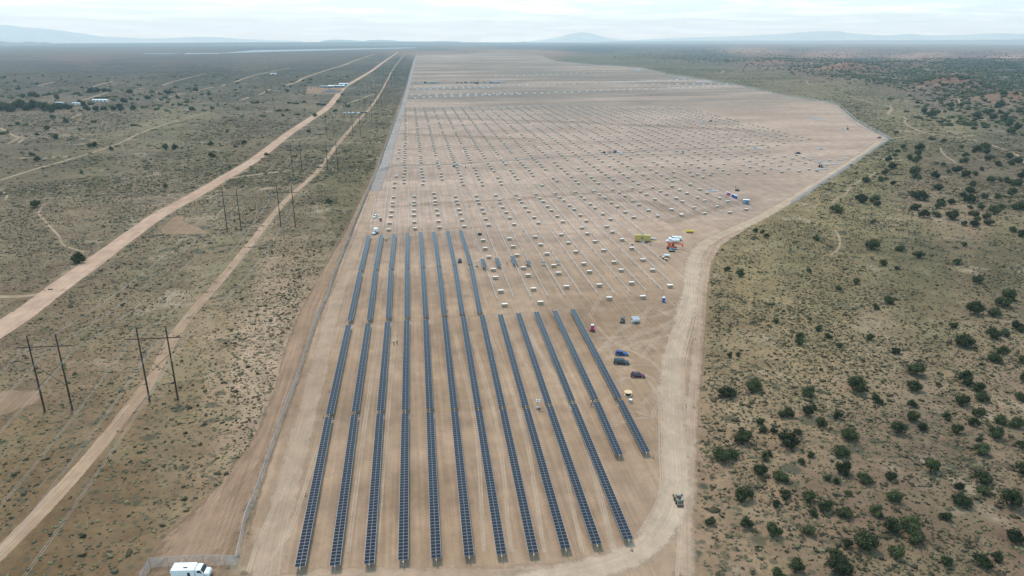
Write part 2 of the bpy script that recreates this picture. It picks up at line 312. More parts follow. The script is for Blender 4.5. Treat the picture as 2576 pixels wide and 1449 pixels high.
# ------------------------------------------------------------------ earth surfaces: sheets with soft, ragged edges
ROWAZ = math.atan(-265/FPX*cp)         # direction the panel rows run
def earth(name, c1, c2, edge=1.5, streak=0.0, alpha=1.0, bands=False, ruts=0.0, sc=1.0, farcol=None):
    warm = lambda c: (c[0]*1.055, c[1]*.972, c[2]*.94)
    c1, c2 = warm(c1), warm(c2); farcol = farcol and warm(farcol)
    m = bpy.data.materials.new(name); m.use_nodes = True; t = m.node_tree; b = t.nodes['Principled BSDF']
    b.inputs['Roughness'].default_value = .95; b.inputs['Specular IOR Level'].default_value = .1
    g = N(t, 'ShaderNodeNewGeometry')
    mp = N(t, 'ShaderNodeMapping'); mp.inputs['Rotation'].default_value = (0, 0, ROWAZ); t.links.new(g.outputs['Position'], mp.inputs['Vector'])
    def nz(scv, det=5, rough=.6, src=None):
        n = N(t, 'ShaderNodeTexNoise', i_Scale=1.0, i_Detail=det, i_Roughness=rough)
        q = N(t, 'ShaderNodeVectorMath', operation='MULTIPLY'); q.inputs[1].default_value = scv; t.links.new(src or mp.outputs[0], q.inputs[0]); t.links.new(q.outputs[0], n.inputs['Vector']); return n.outputs['Fac']
    def rg(src, a0, a1, b0, b1):
        r = N(t, 'ShaderNodeMapRange', interpolation_type='SMOOTHSTEP'); r.inputs['From Min'].default_value = a0; r.inputs['From Max'].default_value = a1
        r.inputs['To Min'].default_value = b0; r.inputs['To Max'].default_value = b1; t.links.new(src, r.inputs['Value']); return r.outputs[0]
    def mul(x, y):
        n = N(t, 'ShaderNodeMath', operation='MULTIPLY'); t.links.new(x, n.inputs[0]); t.links.new(y, n.inputs[1]); return n.outputs[0]
    big = nz((1/55*sc, 1/80*sc, .1), 6, .62); med = nz((1/6, 1/9, .1), 6, .7); fine = nz((1.6, 1.6, .3), 4, .7)
    f = N(t, 'ShaderNodeMix', data_type='RGBA'); f.inputs['A'].default_value = (*c1, 1); f.inputs['B'].default_value = (*c2, 1)
    t.links.new(rg(big, .32, .68, 0, 1), f.inputs['Factor'])
    fo = f.outputs['Result']
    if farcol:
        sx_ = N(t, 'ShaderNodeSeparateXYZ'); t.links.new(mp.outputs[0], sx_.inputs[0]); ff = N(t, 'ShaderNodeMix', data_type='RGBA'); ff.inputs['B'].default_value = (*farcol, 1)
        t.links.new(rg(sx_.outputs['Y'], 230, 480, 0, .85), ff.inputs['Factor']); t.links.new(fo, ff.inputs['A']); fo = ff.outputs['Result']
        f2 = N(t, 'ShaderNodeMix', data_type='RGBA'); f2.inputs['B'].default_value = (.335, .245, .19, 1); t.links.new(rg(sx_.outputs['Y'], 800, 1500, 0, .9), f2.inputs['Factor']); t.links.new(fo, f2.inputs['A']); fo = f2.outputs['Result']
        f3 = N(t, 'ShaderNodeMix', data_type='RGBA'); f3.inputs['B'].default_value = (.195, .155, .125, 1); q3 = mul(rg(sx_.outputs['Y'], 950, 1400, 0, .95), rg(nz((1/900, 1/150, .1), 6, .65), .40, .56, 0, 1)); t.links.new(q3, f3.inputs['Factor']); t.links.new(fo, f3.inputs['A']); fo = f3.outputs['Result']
    k = mul(rg(med, .3, .7, .84, 1.14), rg(fine, .25, .75, .93, 1.06))
    if streak: k = mul(k, rg(nz((1/1.1, 1/70, .1), 4, .6), .35, .65, 1-streak, 1+streak))
    if bands: k = mul(k, rg(nz((1/400, 1/45, .1), 5, .65), .35, .65, .92, 1.06)); k = mul(k, rg(nz((1/150, 1/70, .1), 6, .65), .35, .65, .84, 1.12))
    if ruts:
        uv = N(t, 'ShaderNodeUVMap'); k = mul(k, rg(nz((2.4, 1/45, 1), 3, .6, uv.outputs[0]), .35, .65, 1-ruts, 1+ruts))
    v = N(t, 'ShaderNodeVectorMath', operation='SCALE'); t.links.new(fo, v.inputs[0]); t.links.new(k, v.inputs['Scale']); t.links.new(v.outputs[0], b.inputs['Base Color'])
    bp = N(t, 'ShaderNodeBump', i_Strength=.35, i_Distance=.15); t.links.new(fine, bp.inputs['Height']); t.links.new(bp.outputs[0], b.inputs['Normal'])
    ea = N(t, 'ShaderNodeAttribute', attribute_name='edge')
    en = nz((1/3.5, 1/3.5, .3), 5, .7); eo = N(t, 'ShaderNodeMath', operation='MULTIPLY_ADD'); t.links.new(en, eo.inputs[0]); eo.inputs[1].default_value = -3.0*edge; t.links.new(ea.outputs['Fac'], eo.inputs[2])
    al = rg(eo.outputs[0], -1.5*edge, -.2*edge, 0, alpha)
    tr = N(t, 'ShaderNodeBsdfTransparent'); mxs = N(t, 'ShaderNodeMixShader'); t.links.new(al, mxs.inputs[0]); t.links.new(tr.outputs[0], mxs.inputs[1]); t.links.new(b.outputs[0], mxs.inputs[2])
    t.links.new(mxs.outputs[0], t.nodes['Material Output'].inputs['Surface'])
    return m
def sheet(name, rows, m, label, zoff, cat='road'):
    """rows: list of cross-sections, each a list of (Vector, edge_distance, u, v)"""
    n = len(rows[0]); vs = []; ed = []; uv = []
    for rw in rows:
        for p, e, u, v in rw: vs.append((p.x, p.y, gz(p.x, p.y)+zoff)); ed.append(e); uv.append((u, v))
    fs = [(i*n+j, i*n+j+1, (i+1)*n+j+1, (i+1)*n+j) for i in range(len(rows)-1) for j in range(n-1)]
    me = bpy.data.meshes.new(name); me.from_pydata(vs, [], fs)
    a = me.attributes.new('edge', 'FLOAT', 'POINT'); a.data.foreach_set('value', ed)
    ul = me.uv_layers.new(name='UVMap'); li = np.empty(len(me.loops), np.int32); me.loops.foreach_get('vertex_index', li)
    ul.data.foreach_set('uv', np.array(uv, np.float32)[li].ravel()); me.materials.append(m); me.update()
    o = bpy.data.objects.new(name, me); C.objects.link(o); tag(o, label, cat, kind='structure'); 
    for p in me.polygons: pass
    return o
def smooth(P, step=10.0):
    """Catmull-Rom through plan points"""
    P = [P[0]*2-P[1]] + P + [P[-1]*2-P[-2]]; out = []
    for i in range(1, len(P)-2):
        L = (P[i+1]-P[i]).length; k = max(2, min(40, int(L/step)))
        for j in range(k):
            t = j/k; a, b, c, d = P[i-1], P[i], P[i+1], P[i+2]
            out.append(.5*((2*b)+(c-a)*t+(2*a-5*b+4*c-d)*t*t+(3*b-a-3*c+d)*t*t*t))
    out.append(P[-2]); return out
ROADS = []
def ribbon(name, D, width, m, label, zoff, cat='road'):
    P = smooth([Vector(G(x, y).to_2d()) for x, y in D])
    W_ = width if isinstance(width, (list, tuple)) else [width]*2
    rows = []; s = 0
    for i, p in enumerate(P):
        d = (P[min(i+1, len(P)-1)]-P[max(i-1, 0)]).normalized(); nrm = Vector((d.y, -d.x))
        if i: s += (p-P[i-1]).length
        w_ = W_[0] + (W_[-1]-W_[0])*i/(len(P)-1)
        w_ *= 1+.10*noise.noise(Vector((s/18, w_, 1)))
        offs = [-w_/2, -w_/2+w_*.15, -w_/4, 0, w_/4, w_/2-w_*.15, w_/2]
        endf = min(s, 1e9)
        rows.append([(Vector((*(p+nrm*o), 0)), (w_/2-abs(o)), o, s) for o in offs])
        ROADS.append((p.x, p.y, w_/2))
    return sheet(name, rows, m, label, zoff, cat)
def loft(name, LD, RD, m, label, zoff, cat='ground', n=60, close=True, ylog=True):
    """area between a left and right plan outline, both lists of (X, Y) sharing the same Y span"""
    LD = sorted(LD, key=lambda p: p[1]); RD = sorted(RD, key=lambda p: p[1])
    y0 = max(LD[0][1], RD[0][1]); y1 = min(LD[-1][1], RD[-1][1])
    k0 = 1/(y0-92); k1 = 1/(y1-92)
    rows = []; tot = None
    for i in range(n+1):
        q = k0+(k1-k0)*(i/n); Y = 92+1/q if ylog else y0+(y1-y0)*i/n
        lx = np.interp(Y, [p[1] for p in LD], [p[0] for p in LD]); rx = np.interp(Y, [p[1] for p in RD], [p[0] for p in RD])
        a = Vector((*G0(lx, Y), 0)); b = Vector((*G0(rx, Y), 0)); W_ = max((b-a).length, .01)
        dtop = abs(a.y-G0(lx, y0)[1]); dbot = abs(a.y-G0(lx, y1)[1])
        rw = []
        for u in (0, 1.5, 4, 9):
            u_ = min(u, W_*.25); rw.append((a+(b-a)*(u_/W_), u_))
        for f_ in (.35, .5, .65): rw.append((a+(b-a)*f_, W_*min(f_, 1-f_)))
        for u in (9, 4, 1.5, 0):
            u_ = min(u, W_*.25); rw.append((b+(a-b)*(u_/W_), u_))
        rows.append([(p, min(e, dtop, dbot) if close else e, (p-a).length, a.y) for p, e in rw])
    return sheet(name, rows, m, label, zoff, cat)

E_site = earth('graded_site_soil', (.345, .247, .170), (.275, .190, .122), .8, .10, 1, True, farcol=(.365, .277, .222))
E_dirt = earth('dirt_road', (.43, .305, .225), (.36, .245, .175), .5, 0, 1, False, .10)
E_track = earth('sandy_track', (.36, .258, .178), (.29, .20, .13), .35, 0, 1, False, .16)
E_pale = earth('pale_compacted_road', (.48, .38, .285), (.43, .33, .24), 1.8, 0, .85, False, .07)
E_pale2 = earth('pale_second_track', (.44, .33, .24), (.385, .28, .20), 1.2, 0, .75, False, .09)
E_grav = earth('grey_gravel', (.36, .335, .315), (.30, .28, .26), .9, 0, .8, False, .05)
E_grav2 = earth('faded_gravel_road', (.30, .27, .235), (.26, .235, .21), .5, 0, .7, False, .05)
E_berm = earth('brown_graded_earth', (.285, .195, .13), (.235, .158, .104), 1.2, .12, 1, False, .10)
E_clear = earth('scraped_clearing', (.29, .20, .13), (.25, .172, .11), 1.5, .1, .85)
E_trail = earth('faint_sand_trail', (.36, .28, .19), (.31, .24, .16), .3, 0, .85)
E_skid = earth('pale_tyre_marks', (.56, .45, .34), (.52, .41, .31), .08, 0, .5)
E_dust = earth('pale_dust', (.50, .41, .33), (.46, .37, .285), 3, 0, .5)
E_band = earth('darker_soil_band', (.28, .215, .14), (.26, .19, .12), 4, 0, .26)  # only a darker soil tone, laid as soft-edged bands
E_ruts = earth('ruts_in_grey_soil', (.32, .27, .24), (.29, .25, .225), 4, 0, .4)

SL = [(560, 1500), (597, 1402), (620, 1310), (644, 1254), (687, 1127), (724, 1018), (746, 965), (767, 898), (799, 802), (828, 741), (837, 706), (890, 571), (927, 482), (951, 428), (960, 400), (976, 354), (994, 304), (1008, 272), (1018, 235), (1029, 190), (1040, 152), (1046, 140), (1075, 137), (1150, 134.5), (1250, 132.5)]
SR = [(1739, 1500), (1741, 1449), (1747, 1300), (1754, 1150), (1764, 1000), (1776, 850), (1785, 700), (1796, 640), (1832, 600), (1882, 575), (1950, 530), (1990, 512), (2050, 473), (2150, 408), (2238, 352), (2190, 325), (2154, 305), (2105, 262), (2084, 257.5), (2010, 246), (1954, 236), (1842, 211), (1744, 195), (1674, 186), (1614, 170), (1453, 159), (1397, 153), (1374, 145), (1366, 139), (1320, 135), (1260, 132.5)]
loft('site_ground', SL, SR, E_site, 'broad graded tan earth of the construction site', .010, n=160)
BL = [(230, 1500), (282, 1449), (340, 1395), (450, 1310), (560, 1215), (620, 1140), (652, 1060), (692, 960), (722, 850), (762, 760), (803, 690), (862, 590), (905, 500), (940, 430), (962, 372), (992, 294), (1004, 262), (1016, 228), (1027, 188), (1039, 148)]
BR = [(x-1.5, y) for x, y in SL[:-4]]
BR = [(x, y) for x, y in BR if y >= 148] + [(1041, 148)]
loft('berm', BL, BR, E_berm, 'smooth brown graded earth strip outside the long fence', .006, n=120)
ribbon('main_road', [(-110, 900), (0, 829), (90, 767), (150, 720), (205, 682), (300, 612), (400, 541), (480, 497), (560, 450), (640, 402), (700, 356), (735, 330), (786, 296), (822, 272), (847, 243), (862, 223), (878, 212), (905, 196), (935, 178), (962, 158), (985, 142), (1001, 131)], [11.5, 13], E_dirt, 'wide pale dirt road running away at the left', .014)
ribbon('powerline_track', [(-60, 1449), (0, 1390), (40, 1352), (100, 1290), (200, 1180), (262, 1108), (330, 1022), (384, 948), (430, 860), (482, 788), (560, 698), (640, 600), (703, 522), (745, 480), (795, 434), (832, 385), (862, 347), (900, 303), (925, 278), (943, 255), (962, 225), (975, 200), (990, 172), (1008, 148), (1018, 135)], [4.8, 5], E_track, 'narrow two-rut dirt track beneath the power lines', .018)
ribbon('gravel_road', [(944, 480), (957, 440), (970, 408), (978, 380), (990, 345), (1003, 302), (1013, 270), (1023, 235), (1034, 190), (1044, 152), (1048, 137)], [9, 9], E_grav, 'grey gravel road just inside the left fence', .022)
ribbon('perimeter_road', [(665, 1500), (678, 1400), (705, 1290), (742, 1150), (778, 1020), (808, 900), (832, 800), (855, 730), (878, 670), (905, 598), (925, 535), (944, 480)], [8, 7], E_pale2, 'pale sandy lane between left fence and first panel row', .014)
ribbon('cross_road', [(962, 430), (985, 418), (1060, 415), (1148, 412), (1300, 402), (1500, 389), (1620, 381), (1700, 377), (1800, 372), (1880, 369), (1930, 365)], 6.5, E_grav2, 'faded gravel road crossing the pile field', .022)
ribbon('upper_cross_road', [(1000, 303), (1040, 299), (1110, 291), (1220, 283), (1380, 280), (1500, 274), (1700, 262), (1900, 258), (2080, 255)], 9, E_pale2, 'pale dirt lane crossing the far piles', .022)
ribbon('far_cross_road', [(1008, 328), (1100, 321), (1250, 312), (1330, 310)], 5, E_grav2, 'thin grey lane near the left gravel road', .022)
ribbon('haul_road', [(1250, 1475), (1400, 1452), (1500, 1430), (1590, 1396), (1650, 1345), (1686, 1285), (1702, 1220), (1700, 1150), (1692, 1060), (1687, 970), (1692, 900), (1712, 830), (1730, 760), (1740, 700), (1748, 650), (1772, 614), (1830, 584), (1895, 556), (1965, 517), (2050, 466), (2150, 402), (2215, 356)], [9, 11], E_pale, 'broad pale haul road curving along the right edge', .026)
ribbon('second_haul_track', [(1728, 1449), (1726, 1300), (1735, 1150), (1741, 1020), (1752, 880), (1758, 780), (1765, 700), (1778, 640), (1810, 600), (1860, 577)], 5, E_pale2, 'second pale track beside the scrub edge', .018)
ribbon('entry_road', [(620, 1500), (800, 1462), (1100, 1462), (1300, 1456), (1480, 1440), (1560, 1412)], 9, E_pale2, 'pale lane along the near end of the rows', .018)
ribbon('block_road', [(860, 822), (930, 817), (1040, 808), (1200, 795), (1350, 784), (1450, 775), (1560, 764), (1650, 758), (1720, 757)], 2.6, E_pale2, 'narrow pale lane between the two panel blocks', .014)
ribbon('right_gravel_edge', [(1996, 510), (2060, 467), (2150, 406), (2222, 357), (2226, 345), (2185, 327), (2148, 307), (2100, 266), (2060, 257), (1990, 246), (1900, 228), (1800, 208), (1690, 190), (1610, 173), (1480, 163), (1390, 155)], [3, 8], E_grav, 'grey gravel lane inside the right fence', .030)
# tracks and trails in the scrub
TR = [([(0, 453), (96, 423), (178, 400), (291, 364), (355, 334), (427, 309), (473, 295), (526, 283)], 4.5), ([(0, 321), (18, 332), (46, 345), (89, 347), (170, 341), (260, 337)], 5), ([(0, 478), (18, 491), (12, 503)], 2.4),
      ([(113, 513), (97, 533), (117, 560), (149, 595), (160, 617), (213, 634)], 2.4), ([(-20, 746), (53, 746), (115, 737)], 5), ([(566, 451), (622, 442), (722, 430)], 6), ([(705, 356), (799, 345)], 5),
      ([(94, 216), (137, 206)], 9), ([(224, 220), (285, 204)], 9), ([(208, 252), (273, 232)], 7), ([(409, 215), (441, 204), (518, 185)], 8), ([(346, 224), (362, 221)], 8), ([(388, 252), (420, 246), (459, 235)], 7), ([(486, 231), (536, 219)], 7),
      ([(558, 216), (567, 212)], 8), ([(591, 207), (612, 198), (654, 186), (728, 171)], 9), ([(607, 252), (625, 245)], 7), ([(651, 239), (681, 224)], 7), ([(717, 215), (749, 205), (770, 194), (840, 171), (878, 161)], 12),
      ([(853, 168), (900, 150), (942, 136)], 16), ([(20, 362), (50, 345)], 4), ([(42, 362), (60, 349)], 4), ([(180, 297), (205, 286)], 4), ([(205, 166), (250, 165)], 30), ([(285, 167), (310, 167)], 30), ([(535, 166), (570, 166)], 30),
      ([(819, 284), (880, 284), (942, 282), (1001, 278)], 5), ([(870, 262), (942, 236)], 6), ([(760, 254), (800, 258), (870, 262)], 4), ([(2240, 273), (2236, 288), (2275, 295), (2279, 311), (2314, 330), (2350, 338), (2421, 347), (2474, 359), (2535, 379), (2567, 395), (2580, 410)], 4.5),
      ([(2202, 434), (2183, 446), (2154, 460), (2133, 478), (2124, 492), (2101, 501), (2094, 517)], 2.8), ([(2101, 579), (2110, 595), (2113, 613), (2108, 627), (2090, 642)], 2.2), ([(2366, 373), (2375, 389), (2407, 410)], 3), ([(2240, 350), (2290, 340), (2335, 332)], 3),
      ([(2028, 203), (2038, 213), (2090, 222)], 5), ([(1815, 183), (1822, 178)], 9), ([(2133, 241), (2170, 252), (2199, 262), (2234, 266), (2243, 275), (2234, 287)], 4), ([(2410, 250), (2416, 262)], 5), ([(460, 262), (700, 258)], 3)]
for i, (pts, w_) in enumerate(TR):
    ribbon('trail', pts, w_*.8, E_trail, 'faint sandy trail through the scrub', .010+.0005*i, 'trail')
for LD, RD, lb in [([(400, 575), (432, 545), (455, 542), (398, 585), (410, 590)], [(470, 542), (465, 556), (500, 570), (536, 588), (490, 592)], 'scraped brown clearing beside the main road'),
                   ([(-40, 978), (-40, 1056)], [(112, 978), (100, 1012), (40, 1036), (-30, 1056)], 'tan ploughed clearing at the left edge')]:
    loft('clearing', LD, RD, E_clear, lb, .008, n=16)
loft('yard_ground', [(772, 219), (766, 236)], [(880, 216), (862, 222), (855, 236)], E_clear, 'bare yard of the far white workshop', .02, n=10)
loft('retention_pond', [(829, 224.5), (802, 233.5)], [(832, 224.5), (868, 231), (838, 233.5)], earth('dark_pond_liner', (.10, .105, .12), (.085, .09, .10), .4), 'small dark lined pond beside the far workshops', .03, n=10)
# soft marks on the site soil
for X0, Y0, X1, Y1, h in [(1300, 462, 1620, 478, 0), (1560, 420, 1700, 432, 0)]:
    loft('dust_patch', [(X0, Y0), (X0-20, Y1)], [(X1, Y0), (X1+20, Y1)], E_dust, 'pale dusty patch of site soil', .020, n=14)
for pts, w_ in [([(985, 520), (1100, 512), (1300, 500), (1500, 486), (1700, 474)], 12), ([(1000, 336), (1200, 345), (1350, 352)], 26), ([(1000, 292), (1200, 300), (1500, 310), (1900, 330)], 30), ([(1500, 500), (1640, 512), (1700, 540)], 16), ([(1680, 560), (1780, 530), (1900, 500)], 14)]:
    ribbon('soil_band', pts, w_, E_band, 'darker band in the site soil', .0185, 'ground')
SK = [[(1500, 880), (1580, 850), (1650, 830), (1712, 790)], [(1520, 905), (1600, 860), (1690, 838), (1738, 760)], [(1560, 860), (1640, 870), (1680, 930), (1690, 1000)], [(1490, 850), (1600, 842), (1700, 800)], [(1610, 900), (1650, 850), (1722, 780)],
      [(1520, 860), (1560, 920), (1660, 960), (1684, 1060)], [(1630, 960), (1655, 1010), (1672, 1110), (1678, 1200)], [(1560, 800), (1640, 796), (1715, 770)], [(1500, 820), (1540, 860), (1640, 910), (1682, 970)], [(1700, 1449), (1710, 1300), (1722, 1100), (1745, 900)],
      [(940, 770), (965, 720), (975, 660), (980, 620)], [(962, 600), (1000, 540), (1002, 480)], [(1230, 640), (1320, 560), (1400, 500)], [(1460, 600), (1440, 560), (1400, 520)], [(1640, 600), (1700, 575), (1800, 560), (1900, 530)],
      [(1640, 575), (1740, 548), (1850, 530)], [(1900, 500), (1960, 470), (2040, 440), (2120, 410)], [(1930, 400), (1990, 405), (2060, 395), (2180, 360)], [(1880, 380), (1960, 398), (2080, 418), (2110, 430)], [(620, 1440), (660, 1330), (740, 1180)], [(640, 1449), (720, 1350), (760, 1240), (800, 1120)]]
rk = random.Random(5)
for _k in range(16):
    x_ = rk.uniform(1480, 1690); y_ = rk.uniform(780, 1100); SK.append([(x_, y_), (x_+rk.uniform(20, 60), y_-rk.uniform(15, 50)), (x_+rk.uniform(60, 110), y_-rk.uniform(10, 90))])
    SK[-1] = [(min(a, 1735), b_) for a, b_ in SK[-1]]
for _k in range(14):
    x_ = rk.uniform(1000, 1650); y_ = rk.uniform(440, 560); SK.append([(x_, y_), (x_-rk.uniform(10, 60), y_-rk.uniform(30, 60)), (x_-rk.uniform(60, 160), y_-rk.uniform(70, 110))])
for _k in range(10):
    i_ = rk.randrange(12); a_ = (754+84*i_+30, 1390); b_ = (878+47*i_+22, 835); q_ = rk.uniform(-12, 12)
    if i_ < 10: SK.append([(a_[0]+q_, a_[1]), ((a_[0]+b_[0])/2+q_*.8+(4 if i_ < 5 else 14), 1060), (b_[0]+q_*.5, b_[1])])
HR = [(1650, 1345), (1686, 1285), (1702, 1220), (1700, 1150), (1692, 1060), (1687, 970), (1692, 900), (1712, 830), (1730, 760), (1740, 700), (1748, 650), (1772, 614), (1830, 584), (1895, 556), (1965, 517)]
for off in (-46, -33, -24, -12, 8, 19, 33, 44):
    a_ = rk.randrange(0, 6); SK.append([(x+off*(y-95)/1250+rk.uniform(-4, 4), y) for x, y in HR[a_:a_+rk.randrange(5, 9)]])
for i, p in enumerate(SK):
    for q in (0, 1):
        ribbon('tyre_marks', [(x+q*6, y+q*1.5) for x, y in p], .55, E_skid, 'pale curving tyre marks in the site soil', .034+.0004*(2*i+q), 'ground')

# ------------------------------------------------------------------ vegetation cover (uncountable): sagebrush and grass tufts
RP = np.array(ROADS)
def on_clear(xs, ys, margin=1.0):
    X, Y = toD(xs, ys)
    sl = np.interp(Y, [p[1] for p in sorted(BL, key=lambda q: q[1])], [p[0] for p in sorted(BL, key=lambda q: q[1])])
    sr = np.interp(Y, [p[1] for p in sorted(SR, key=lambda q: q[1])], [p[0] for p in sorted(SR, key=lambda q: q[1])])
    bad = (X > sl-2) & (X < sr+2) & (Y > 132)
    for lo in range(0, len(xs), 4000):
        s_ = slice(lo, lo+4000)
        d2 = (xs[s_, None]-RP[None, :, 0])**2 + (ys[s_, None]-RP[None, :, 1])**2
        k = np.argmin(d2, 1); bad[s_] |= np.sqrt(d2[np.arange(len(k)), k]) < RP[k, 2]+2.2
    bad |= (X > 395) & (X < 520) & (Y > 548) & (Y < 590); bad |= (X < 105) & (Y > 982) & (Y < 1045); bad |= (X > 770) & (X < 878) & (Y > 216) & (Y < 236)
    return bad
def fan(n, r0, r1, pw=1.0):
    u = rng.random(n); r = (r0**(pw+1)+(r1**(pw+1)-r0**(pw+1))*u)**(1/(pw+1)) if pw != -1 else r0*(r1/r0)**u
    a = (rng.random(n)-.5)*2*R(41); return r*np.sin(a), r*np.cos(a)
def dome(n, rings=((.95, .62, 5), (.45, .98, 7), (-.05, .85, 7))):
    vs = [(0, 0, 1.0)]; fs = []; prev = [0]
    for (z, r, k) in rings:
        cur = []
        for i in range(k): cur.append(len(vs)); t_ = 2*math.pi*(i+.5*(k % 2))/k; vs.append((math.cos(t_)*r, math.sin(t_)*r, z))
        if len(prev) == 1: fs += [(0, cur[i], cur[(i+1) % k]) for i in range(k)]
        else:
            a, b_ = len(prev), k; i = j = 0
            while i < a or j < b_:
                if j < b_ and (i >= a or (j+1)/b_ <= (i+1)/a): fs.append((prev[i % a], cur[j % b_], cur[(j+1) % b_])); j += 1
                else: fs.append((prev[i % a], cur[i*b_//a % b_] if False else cur[j % b_], prev[(i+1) % a])); i += 1
        prev = cur
    return np.array(vs), np.array(fs)
def tufts(name, xs, ys, size, hfac, m, label, cat):
    n = len(xs); bv, bf = dome(0); nv = len(bv)
    z = hills_v(xs, ys) - (xs**2+ys**2)/RE2
    for (kx, ky, kr, kh) in KN: z += kh*np.exp(-((xs-kx)**2+(ys-ky)**2)/kr**2)
    P = np.repeat(bv[None], n, 0)*(1+rng.normal(0, .42, (n, nv, 1)))
    P[:, :, :2] += rng.normal(0, .12, (n, nv, 2)); P[:, :, 2] *= 1+rng.normal(0, .15, (n, nv))
    el = 1+rng.random(n)*.7; an = rng.random(n)*6.283; c, s = np.cos(an), np.sin(an)
    X = P[:, :, 0]*el[:, None]; Y = P[:, :, 1]
    Q = np.stack([(X*c[:, None]-Y*s[:, None])*size[:, None]+xs[:, None], (X*s[:, None]+Y*c[:, None])*size[:, None]+ys[:, None], P[:, :, 2]*size[:, None]*hfac+z[:, None]], -1)
    F = bf[None]+np.arange(n)[:, None, None]*nv
    me = bpy.data.meshes.new(name); me.vertices.add(n*nv); me.vertices.foreach_set('co', Q.ravel().astype(np.float32))
    me.loops.add(F.size); me.loops.foreach_set('vertex_index', F.ravel().astype(np.int32)); nf = F.size//3
    me.polygons.add(nf); me.polygons.foreach_set('loop_start', np.arange(0, F.size, 3)); me.polygons.foreach_set('loop_total', np.full(nf, 3)); me.update(calc_edges=True)
    a = me.attributes.new('tone', 'FLOAT', 'POINT'); tn = np.clip(rng.random((n, 1))*.75+rng.random((n, nv))*.35, 0, 1); a.data.foreach_set('value', tn.ravel().astype(np.float32))
    me.materials.append(m); o = bpy.data.objects.new(name, me); C.objects.link(o); tag(o, label, cat, kind='stuff'); return o
def patchy(xs, ys, sc, lo, hi):
    v = np.array([noise.fractal(Vector((float(x)/sc, float(y)/sc, 5.5)), 1.0, 2.0, 3) for x, y in zip(xs, ys)]); return rng.random(len(xs)) < lo+(hi-lo)*sst(-.35, .45, v)
def density_pick(n, r0, r1, pw, sc, lo, hi, margin=1):
    xs, ys = fan(n, r0, r1, pw); k = patchy(xs, ys, sc, lo, hi); xs, ys = xs[k], ys[k]; b = on_clear(xs, ys); return xs[~b], ys[~b]
xs, ys = density_pick(190000, 100, 660, .35, 28, .25, 1); sz = .11+rng.gamma(1.3, .085, len(xs)); _X, _Y = toD(xs, ys); _k = ~((_X < 700) & (_Y > 640) & (rng.random(len(xs)) < .55)); xs, ys, sz = xs[_k], ys[_k], sz[_k]
tufts('sagebrush', xs, ys, np.minimum(sz, .8), .85, M['sage'], 'grey-green sagebrush cover dotting the near scrubland', 'shrubs')
xs, ys = density_pick(175000, 560, 2800, -.2, 90, .15, 1); sz = .3+rng.gamma(1.6, .24, len(xs)); tufts('distant_sagebrush', xs, ys, np.minimum(sz, 2.6), .62, M['sage'], 'dark low shrub cover on the farther plain', 'shrubs')
xs, ys = density_pick(60000, 100, 420, .2, 22, .3, 1); sz = .10+rng.gamma(2.0, .05, len(xs)); tufts('dry_grass', xs, ys, np.minimum(sz, .6), .8, M['grass'], 'straw coloured grass tufts between the shrubs', 'grass')

# ------------------------------------------------------------------ juniper trees
def tree_variants(k):
    out = []
    for i in range(k):
        rs = random.Random(100+i); nr_ = np.random.default_rng(200+i)
        lobes = []
        for j in range(rs.randint(5, 9)):
            a = rs.random()*6.28; d = rs.uniform(.15, .72); lobes.append((math.cos(a)*d, math.sin(a)*d, rs.uniform(.42, .85), rs.uniform(.24, .52)))
        lobes.append((0, 0, .85+.25*rs.random(), .45))
        vs, fs, tone = [], [], []
        for q in range(1500):
            lx, ly, lz, lr = lobes[rs.randrange(len(lobes))]
            v = Vector(nr_.normal(0, 1, 3)).normalized(); rr = lr*(rs.uniform(.55, 1.08) if rs.random() > .14 else rs.uniform(1.05, 1.38))
            p = Vector((lx, ly, lz)) + v*rr
            if p.z < .12: p.z = .12+rs.random()*.1
            nrm = (v+Vector(nr_.normal(0, .45, 3))).normalized(); u = nrm.orthogonal().normalized(); w_ = nrm.cross(u); sz_ = rs.uniform(.035, .085)
            rot = rs.random()*6.28; u2 = u*math.cos(rot)+w_*math.sin(rot); w2 = nrm.cross(u2)
            b = len(vs); vs += [p-u2*sz_-w2*sz_*.6, p+u2*sz_-w2*sz_*.5, p+u2*sz_*.8+w2*sz_*.7+nrm*sz_*.5, p-u2*sz_*.7+w2*sz_*.8]; fs.append((b, b+1, b+2, b+3))
            tt = min(1, max(0, rs.gauss(.45, .22))); tone += [tt]*4
        me = bpy.data.meshes.new('crown'); me.from_pydata(vs, [], fs)
        bm = bmesh.new(); bm.from_mesh(me)
        n0 = len(bm.verts)
        for (lx, ly, lz, lr) in lobes:
            r_ = bmesh.ops.create_icosphere(bm, subdivisions=2, radius=lr*.64, matrix=Matrix.Translation((lx, ly, lz)))
            for vv in r_['verts']: vv.co += Vector(noise.noise_vector(vv.co*5))*.06; vv.co.z = max(vv.co.z, .10)
        bm.to_mesh(me); bm.free()
        a = me.attributes.new('tone', 'FLOAT', 'POINT'); tone += [max(0, rs.gauss(.22, .08)) for _ in range(len(me.vertices)-len(tone))]; a.data.foreach_set('value', tone); me.materials.append(M['juniper'])
        tb = MB()
        tb.cyl((0, 0, -.05), (.03, .02, .5), .075, .05, 7)
        for j in range(4):
            a_ = j*1.6+rs.random(); tb.cyl((.02, .01, .18+.05*j), (math.cos(a_)*.4, math.sin(a_)*.4, .62), .04, .015, 6)
        out.append((me, tb.mesh('trunk', M['bark'])))
    return out
TV = tree_variants(6)
